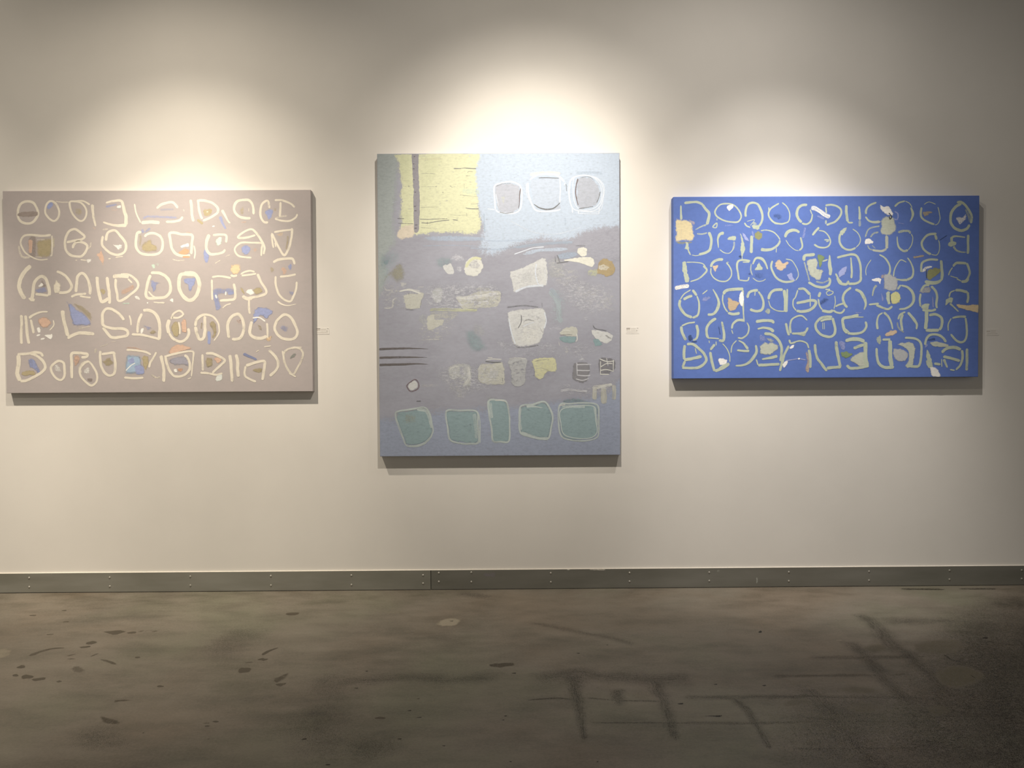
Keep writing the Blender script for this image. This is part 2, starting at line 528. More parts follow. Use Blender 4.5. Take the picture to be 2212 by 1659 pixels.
LEFT = """
C c w=13.7: -636,451 -610,441 -591,401 -597,371 -623,345 -657,343 -684,360 -691,393 -681,430 -662,447
P g s=.3: -685,397 -607,404 -591,393 -600,376 -686,374
S c w=6.83 a=.6: -502,451 -480,447 -436,446
P b s=.4: -545,432 -528,450 -511,438 -522,419 -537,409 -548,419
C c w=11.4: -525,452 -504,442 -488,412 -487,382 -499,360 -517,354 -541,371 -555,397 -551,427 -540,445
P k a=.6 s=.6: -410,412 -391,423 -371,412 -368,390 -381,377 -403,382
C c w=10.6: -432,446 -406,449 -376,442 -354,416 -351,386 -363,360 -382,353 -407,371 -427,405
S c w=9.86: -432,449 -406,451 -365,451 -332,433
S c w=18.2>9.48: -321,435 -318,386 -313,357 -306,325
S c w=10.6>20.9: -255,442 -220,450 -179,452 -168,428 -161,394 -154,372 -157,331
S c w=8.35>20.9: -270,347 -233,335 -196,329 -151,331
S b w=15.2 a=.7 s=.6: -256,422 -228,428 -198,435
P w: -202,420 -196,429 -179,431 -179,418 -194,414
P o a=.4 s=.7: -232,407 -198,413 -198,403 -221,402
S c w=8.35: -112,437 -105,394 -91,361 -82,342
S b w=17.1 a=.6 s=.7: -72,361 -50,372 -5,372 100,367
S c w=18.2: -80,342 -39,346 -5,344 13,343
S c w=14: -3,413 23,433 59,443 82,441 104,414
S bg w=10 a=.8: 15,406 50,408 84,408
S c w=14: 42,347 77,347 113,355 127,373
S c w=16: -14,347 10,343
S c w=6.01 a=.5: 131,410 135,394
S c w=16: 167,457 171,418 172,383 180,347
P k: 224,398 236,410 271,412 275,387 255,369 231,375
P c a=.7: 244,398 253,400 255,393 245,391
S c w=12.8: 203,457 208,410 216,375 225,359
S c w=14: 203,451 236,451 276,438 301,414 299,391 275,373 247,359 225,351
S k w=15.2: 198,357 227,335
S b w=23.2>12 a=.85 s=.5: 312,375 322,344 341,308
S c w=16>7.21: 321,405 334,383 350,351 363,338
P k a=.6 s=.6: 408,399 424,421 434,415 431,379 417,379
S c w=14: 479,381 477,419 462,448 438,454 398,446 382,415 390,387 417,367 465,362
S c w=6.01 a=.6: 455,415 455,395
S o w=8.01 a=.4: 417,342 443,344
P b s=.4: 532,391 556,411 580,399 572,368 560,348 548,360
S c w=12.8: 558,411 553,443 543,448 521,431 513,395 516,364 532,342 552,342
S k w=14 a=.6 s=.6: 588,415 584,395
S c w=12.8: 614,443 612,403 609,368
S c w=11.2: 584,452 620,451 663,435 685,415
S c w=10.4: 697,384 687,364 655,348 615,350 584,360
S c w=10 a=.5: 584,360 615,370 647,374
P g a=.75 s=.3: -641,272 -602,274 -604,174 -641,181
P k: -603,259 -524,274 -517,222 -526,178 -567,166 -604,174 -607,215
S o w=27.3>19 s=.4: -630,263 -632,192
S c w=14.4>6.07: -528,284 -573,280 -632,285 -665,278 -679,252 -674,226 -656,196 -623,174 -586,161 -545,164
S c w=9.48: -524,282 -523,230 -526,185
S y w=8.35 a=.5: -515,271 -516,222
S c w=11.4 a=.6: -690,233 -682,192 -668,174 -634,174
S c w=6.83 a=.5: -599,261 -558,261
S c w=6.83 a=.5: -608,176 -575,174
P c a=.8: -539,179 -526,194 -521,181 -534,174
S c w=13.3: -452,247 -409,256 -376,262 -362,275 -379,293 -408,312 -435,304 -454,275 -460,234 -451,200 -426,181 -388,176 -370,185 -354,208 -350,230 -369,245 -398,249 -415,237 -423,217
S c w=8.35 a=.5: -331,249 -334,226 -354,208
S c w=5.31: -411,159 -400,157
S c w=5.31: -385,161 -355,157
P w a=.8: -355,159 -331,167 -329,157 -346,140
P o s=.4: -281,234 -274,193 -264,174 -266,148 -274,105 -281,144 -295,170 -312,187 -291,197
S c w=13.7: -257,253 -249,290 -230,303 -207,303 -182,275 -160,245 -158,215 -172,193 -202,184 -235,193 -265,219 -277,241 -271,279
S c w=9.86 a=.5: -272,310 -244,312
P w a=.9: -229,241 -208,234 -179,236 -175,223 -190,208 -207,215
S c w=5.31: -247,165 -232,165
S c w=5.31: -211,171 -191,174 -172,176
P o a=.3 s=.8: -328,325 -304,321 -308,305
P k: -87,210 -78,238 -51,260 -32,270 -22,242 -3,234 3,206 -41,192 -75,199
P k a=.5 s=.6: -92,279 -77,275 -82,223 -93,227
S b w=18.2 a=.75 s=.5: -77,313 -69,290
S b w=15.2 a=.6 s=.5: -62,294 -34,316
S c w=14.4: -79,296 -99,292 -107,257 -106,219 -86,193 -52,184 -7,186 19,205 25,246 13,275 -17,290 -47,287 -66,273
P o2: 97,193 127,213 159,213 156,187 126,179
P w: 114,228 151,241 158,224 135,220 119,214
S c w=15.2: 166,185 170,237 171,280 120,284 88,292 61,288 64,252 71,213 95,185 134,176 162,181
S o2 w=10.4: 122,172 160,172
S c w=8.81: 180,229 186,197 181,162
S c w=6.01 a=.6: 71,162 98,154 134,156
S o w=10 a=.3: 140,294 167,290
P b s=.4: 229,209 241,209 255,174 247,142 231,152 223,178
P m: 289,261 305,272 323,270 318,239 303,223 289,237
S c w=19.2>12: 258,284 244,249 243,209 261,186 292,186 324,194 336,209
S c w=12.8: 341,241 341,277 313,282 274,280
P w: 270,324 280,328 288,324 278,318
S c w=4.81 a=.8: 282,138 312,156
S c w=4.81 a=.6: 336,174 360,182
P b s=.3: 412,210 428,229 451,226 466,206 447,179 422,185
S c w=12: 488,279 444,267 400,267 424,291 464,308 488,293 515,253 531,218 526,182
S c w=10.4: 514,174 517,214 519,237 471,241 416,241 388,221 384,198 407,174 467,166
P o a=.5 s=.8: 471,214 495,218 495,198 475,190
P p a=.5 s=.6: 589,283 623,293 625,277 607,271
S k w=12.8 a=.6 s=.6: 648,277 646,242 638,206
S c w=12.8: 670,313 666,269 654,218 630,178 606,210 583,257 567,289
S c w=11.2: 670,305 631,301 579,293
S c w=10: 567,285 571,241 576,214
S c w=7.21: 583,241 588,218
P k a=.6 s=.6: 557,115 570,121 579,103 561,91
P o a=.8 s=.5: 611,115 633,119 643,95 625,79
P b a=.8 s=.5: 645,119 661,139 670,123 657,101
S c w=13.6: 572,143 602,156 657,162 673,155 681,131
S c w=11.2: 605,71 649,75 687,83
P p: 359,130 407,135 411,103 394,82 366,86
S c w=12.8: 359,81 375,75 394,79
S c w=22.8: -631,133 -662,103 -683,69 -691,32 -684,2 -664,-34
P b a=.6 s=.4: -608,17 -563,28 -554,2 -578,-6 -608,-3
P g a=.5 s=.5: -584,58 -569,58 -555,28 -585,24
P w: -598,32 -577,48 -569,34 -593,24
S c w=17.5: -631,-43 -623,-2 -618,39 -603,65 -578,79 -558,66 -548,36 -541,6 -543,-17
S c w=13.7: -612,-9 -578,-13 -545,-17
P c: -646,-26 -614,-30 -618,-47 -639,-44
P c: -508,69 -495,51 -480,43 -484,13 -492,-5 -511,-10 -526,9 -523,32 -514,47
S c w=15.2: -505,103 -476,92 -450,69 -432,36 -436,13 -455,0 -496,-4
S c w=15.9: -410,-2 -406,39 -400,77 -379,94 -360,81 -346,51 -339,17 -341,-13
S c w=12.9: -435,-24 -407,-13 -358,-9
S c w=9.48: -392,-20 -358,-26 -336,-28
P k s=.5: -291,10 -268,17 -260,-5 -276,-17
S c w=17.5: -304,77 -301,28 -295,-5 -284,-47 -265,-43 -246,-30
S c w=17.5: -254,75 -249,28 -244,-9 -243,-60
P o a=.6 s=.5: -186,6 -152,25 -126,36 -120,13 -153,-9 -183,-17
S c w=13.3: -211,66 -212,28 -205,-9 -200,-43 -175,-39 -138,-13 -107,13 -99,40 -118,66 -151,86 -188,86
S c w=20.5: -226,75 -189,79 -144,75
S c w=9.11: -151,66 -129,43
P w a=.85: -119,-20 -100,-20 -89,-41 -116,-35
S m w=9.48 a=.6 s=.6: -183,-58 -142,-58
P w: -58,-52 -52,-52 -52,-59 -58,-59
S c w=6.07: -26,-52 30,-58
P b a=.8 s=.4: -39,61 -10,50 27,43 -2,35 -11,7 -27,-3 -36,27
S c w=16.8: -37,84 -50,51 -60,7 -62,-16 -51,-32 -7,-32 36,-26 59,3 57,47 38,75 6,92 -37,94
S c w=8.81: -50,3 -31,-20 -7,-32
P w: 54,-44 72,-30 74,-54
S c w=8.01 a=.8: -8,-56 32,-54
P m a=.8: -34,133 -16,137 -14,117 -27,115
P m a=.4 s=.7: -16,137 7,145 3,126
P b s=.35: 123,59 189,71 177,31 168,9 151,-8 144,27
C c w=20.8: 113,83 153,85 188,79 204,43 201,11 187,-24 159,-44 131,-32 108,3 103,43
S c w=10: 129,96 180,93 208,59
P b a=.65 s=.5: 267,0 295,19 370,16 374,-12 310,-16 278,-40
P b a=.85 s=.4: 341,-5 374,4 374,-17 350,-19
P b a=.8 s=.4: 267,1 294,-7 300,-35 313,-79 293,-98 283,-91 274,-51
S c w=11.2: 267,71 311,75 363,65
S c w=10.4: 267,59 267,8 268,-44
S c w=14.4: 376,39 382,0 379,-36 349,-44 304,-46
S w w=10.4: 284,-16 290,-36
S w w=8.01: 336,0 334,-20
S c w=7.21 a=.9: 317,-85 337,-69 361,-61
P k: 406,21 425,8 431,-18 413,-1
P k: 469,8 505,22 519,-5 485,-22
P w: 434,-4 449,15 482,-4 465,-23 440,-15
S c w=10.4: 410,83 430,95 458,101 482,95
S c w=10.4: 414,77 450,81 490,87
S c w=14.4: 494,87 513,43 537,4 529,-16 489,-28 449,-34
S c w=19.2: 417,-24 437,-36 469,-36
S c w=9.61>13.6: 451,-35 450,-79 454,-114
P b a=.45 s=.6: 648,2 678,-6 668,-26 652,-16
S c w=12: 585,75 585,32 600,-16 628,-44 656,-52 672,-28 686,8 690,47
S c w=10.4>3.2: 592,-51 612,-65 644,-73 687,-65
S c w=15.9: -683,-112 -682,-157 -685,-210 -685,-258
S c w=16.7: -662,-114 -658,-168 -655,-217 -647,-258
P o s=.4: -603,-129 -566,-121 -538,-135 -531,-161 -567,-181 -589,-174
S c w=15.9>7.59: -646,-129 -621,-112 -587,-99 -550,-97
S c w=14.4: -637,-135 -630,-168 -623,-206
S c w=6.83: -525,-138 -523,-165 -545,-191
P w: -608,-180 -593,-175 -587,-199 -601,-203
P w: -572,-213 -529,-207 -533,-235 -556,-229
S w w=9.48: -610,-217 -590,-211
S w w=9.48: -590,-234 -568,-230
P k a=.5 s=.6: -430,-56 -385,-63 -336,-105 -336,-146 -379,-108
P b s=.35: -460,-43 -430,-56 -401,-86 -367,-108 -336,-146 -340,-167 -387,-170 -425,-166 -439,-138 -449,-90
S c w=21.2: -479,-90 -473,-142 -462,-183 -454,-221
S c w=18.2: -457,-230 -418,-210 -380,-204 -321,-210
S c w=4.55 a=.7: -402,-183 -342,-172
S c w=15.9: -172,-142 -195,-112 -229,-88 -259,-84 -278,-105 -280,-138 -275,-168 -230,-182 -185,-183 -157,-195 -160,-217 -193,-225 -235,-227 -257,-206 -279,-176
S c w=8.35: -147,-116 -140,-142 -138,-168
S c w=4.55 a=.6: -295,-274 -254,-259
S c w=3.79 a=.5: -239,-251 -216,-246
P b a=.4 s=.6: -80,-168 -58,-167 -37,-180 -54,-197
P w: -88,-184 -72,-183 -81,-207 -92,-207
P k a=.7 s=.5: -47,-202 -28,-190 -11,-202 -32,-214
S c w=17.5: -79,-93 -49,-93 -19,-108 -1,-142 4,-180 1,-240
S c w=14.4: -83,-108 -98,-138 -105,-172 -107,-206
S c w=13.7: -137,-212 -88,-215 -43,-225 5,-238
P k: 61,-162 94,-144 105,-178 102,-222 81,-232 65,-216 57,-186
P o: 113,-146 135,-136 143,-182 134,-208 113,-199
S c w=20: 51,-138 44,-174 50,-210
S c w=15.2: 50,-206 69,-234 105,-250 133,-238 149,-210 145,-182
S c w=11.2: 61,-138 75,-110 103,-96 122,-114 98,-130 67,-130
S c w=8.81: 98,-150 104,-182 103,-214
P k a=.8: 265,-142 290,-166 290,-194 285,-227 260,-233 268,-198 249,-166
P k a=.5 s=.5: 210,-154 218,-166 209,-198 204,-224
S c w=16>6.41: 181,-174 189,-142 210,-122 237,-116 269,-126 293,-154 300,-186 296,-214 272,-248
S c w=16.8: 229,-122 229,-166 228,-206 220,-234 200,-238 189,-210 181,-174
S b w=16.8: 248,-198 250,-230 248,-264
P o a=.25 s=.7: 380,-142 412,-138 404,-170
S c w=16.8: 349,-234 344,-198 344,-162 360,-130 392,-114 412,-130 422,-166 419,-206 403,-234 375,-240 363,-236
P k a=.4 s=.6: 491,-170 511,-170 516,-190 503,-200
P b: 484,-83 540,-81 574,-106 551,-128 535,-143 508,-124 483,-160 471,-172 467,-130
S c w=17.6: 464,-150 455,-182 453,-210 471,-230 503,-236 539,-226
S c w=11.2: 539,-158 541,-190 542,-238
S w w=8.01: 466,-134 500,-132 531,-152
P p a=.7 s=.4: 529,-238 561,-220 560,-243 546,-254
P b a=.45 s=.6: 597,-178 631,-168 649,-190 626,-208
C c w=15.2: 635,-118 659,-134 679,-170 690,-206 678,-234 650,-242 610,-234 583,-206 577,-178 591,-146 615,-124
P b a=.85 s=.4: -652,-332 -622,-332 -606,-360 -588,-396 -605,-409 -630,-380 -651,-376
P k: -689,-401 -657,-386 -627,-389 -614,-413 -682,-417
S c w=23.5: -700,-311 -701,-356 -708,-405 -695,-443
S c w=15.9: -695,-443 -662,-439 -616,-417 -578,-390 -569,-368 -585,-337 -614,-315 -644,-304
S c w=15.2: -707,-309 -666,-307 -618,-300 -590,-304 -579,-322
P w a=.6: -525,-364 -507,-358 -487,-394 -504,-399 -523,-391
C c w=13.7: -499,-343 -478,-353 -473,-383 -474,-417 -489,-437 -512,-432 -534,-405 -541,-375 -521,-353
P o a=.8 s=.4: -426,-315 -397,-318 -389,-338 -409,-365 -427,-370
S c w=15.9: -437,-432 -438,-390 -437,-349 -436,-307 -401,-304 -360,-309 -364,-323 -390,-326
P w a=.75: -377,-387 -349,-374 -349,-406 -377,-409
P g a=.6 s=.5: -361,-431 -335,-431 -337,-449 -359,-447
C c w=12.1: -353,-347 -331,-372 -313,-409 -315,-447 -340,-466 -366,-451 -392,-421 -397,-387 -376,-357
S c w=15.2 a=.7: -393,-406 -397,-379 -383,-357 -353,-345
P k a=.7 s=.4: -283,-342 -255,-325 -231,-342 -231,-365 -271,-370
S c w=14.4: -294,-293 -295,-330 -291,-368 -271,-406 -249,-417 -226,-406 -220,-360 -225,-319 -227,-304 -255,-306 -289,-311
S c w=12.1 a=.6: -314,-281 -320,-304
P b1: -165,-310 -127,-311 -90,-319 -85,-357 -82,-412 -129,-415 -172,-412 -176,-368
P b s=.4: -160,-342 -131,-329 -122,-353 -147,-362
P b s=.3: -126,-368 -90,-363 -70,-395 -95,-419 -122,-407
P k: -84,-321 -54,-322 -55,-365 -72,-393 -84,-361
S w w=4.55: -170,-395 -143,-368 -120,-355
S o w=8.35 a=.45: -164,-278 -119,-281 -82,-293
S c w=12.1: -164,-289 -112,-293 -71,-300 -41,-315
S c w=12.9: -178,-427 -129,-432 -80,-429
S c w=12.1: -14,-300 -30,-331 -45,-353 -53,-380
S c w=15.9: 6,-319 15,-357 22,-399 21,-452
S c w=9.11 a=.6: -42,-414 -16,-429 3,-425
S c w=16: 9,-317 16,-357 21,-397 19,-451
P o s=.3: 47,-298 69,-269 109,-260 158,-277 162,-286 108,-303 54,-315
P bg s=.5: 48,-337 108,-317 147,-337 152,-377 119,-370 59,-366
P w: 68,-389 83,-384 88,-402 75,-404
P o2 a=.7 s=.4: 90,-384 116,-384 112,-398 95,-399
S c w=14.4: 30,-317 34,-349 47,-389 67,-417 90,-425 122,-417 147,-393 151,-361 139,-329 124,-317
S c w=14.4>6.41: 32,-323 76,-311 128,-301 168,-301 169,-329 163,-381 158,-425
S c w=5.61: 138,-437 158,-431
P k a=.85: 229,-333 263,-329 267,-374 242,-383 229,-370
P o: 270,-333 299,-328 312,-349 290,-363 282,-358
S c w=12.8: 215,-313 215,-357 216,-397
S c w=13.6: 231,-309 267,-311 306,-329 326,-345 310,-365 282,-389 262,-409
S c w=12.8: 202,-405 242,-409 282,-417 314,-409
P w1: 281,-420 310,-412 315,-442 280,-452
S c w=17.6: 352,-317 356,-357 358,-397 363,-453
S c w=17.6: 382,-314 390,-349 389,-389 393,-429
S bd w=16>12: 418,-312 450,-326 486,-342
P k a=.8 s=.4: 463,-390 510,-384 511,-406 485,-411
S c w=16: 430,-373 474,-358 522,-350 523,-378 517,-418 513,-446
S c w=12.8: 430,-373 423,-413 437,-433 481,-454
S c w=15.2: 546,-294 574,-322 591,-354 585,-390 549,-426
S c w=5.61: 522,-278 558,-274
S c w=4.81: 482,-304 498,-294
P bk a=.85 s=.5: 647,-340 662,-317 682,-310 674,-332
C c w=12 a=.85: 626,-302 666,-284 702,-290 717,-314 705,-354 685,-390 665,-418 637,-386 621,-342
S c w=8.81: 614,-298 621,-346
S c w=8.81: 645,-410 681,-430
S c w=8.81: 666,-282 712,-282
"""
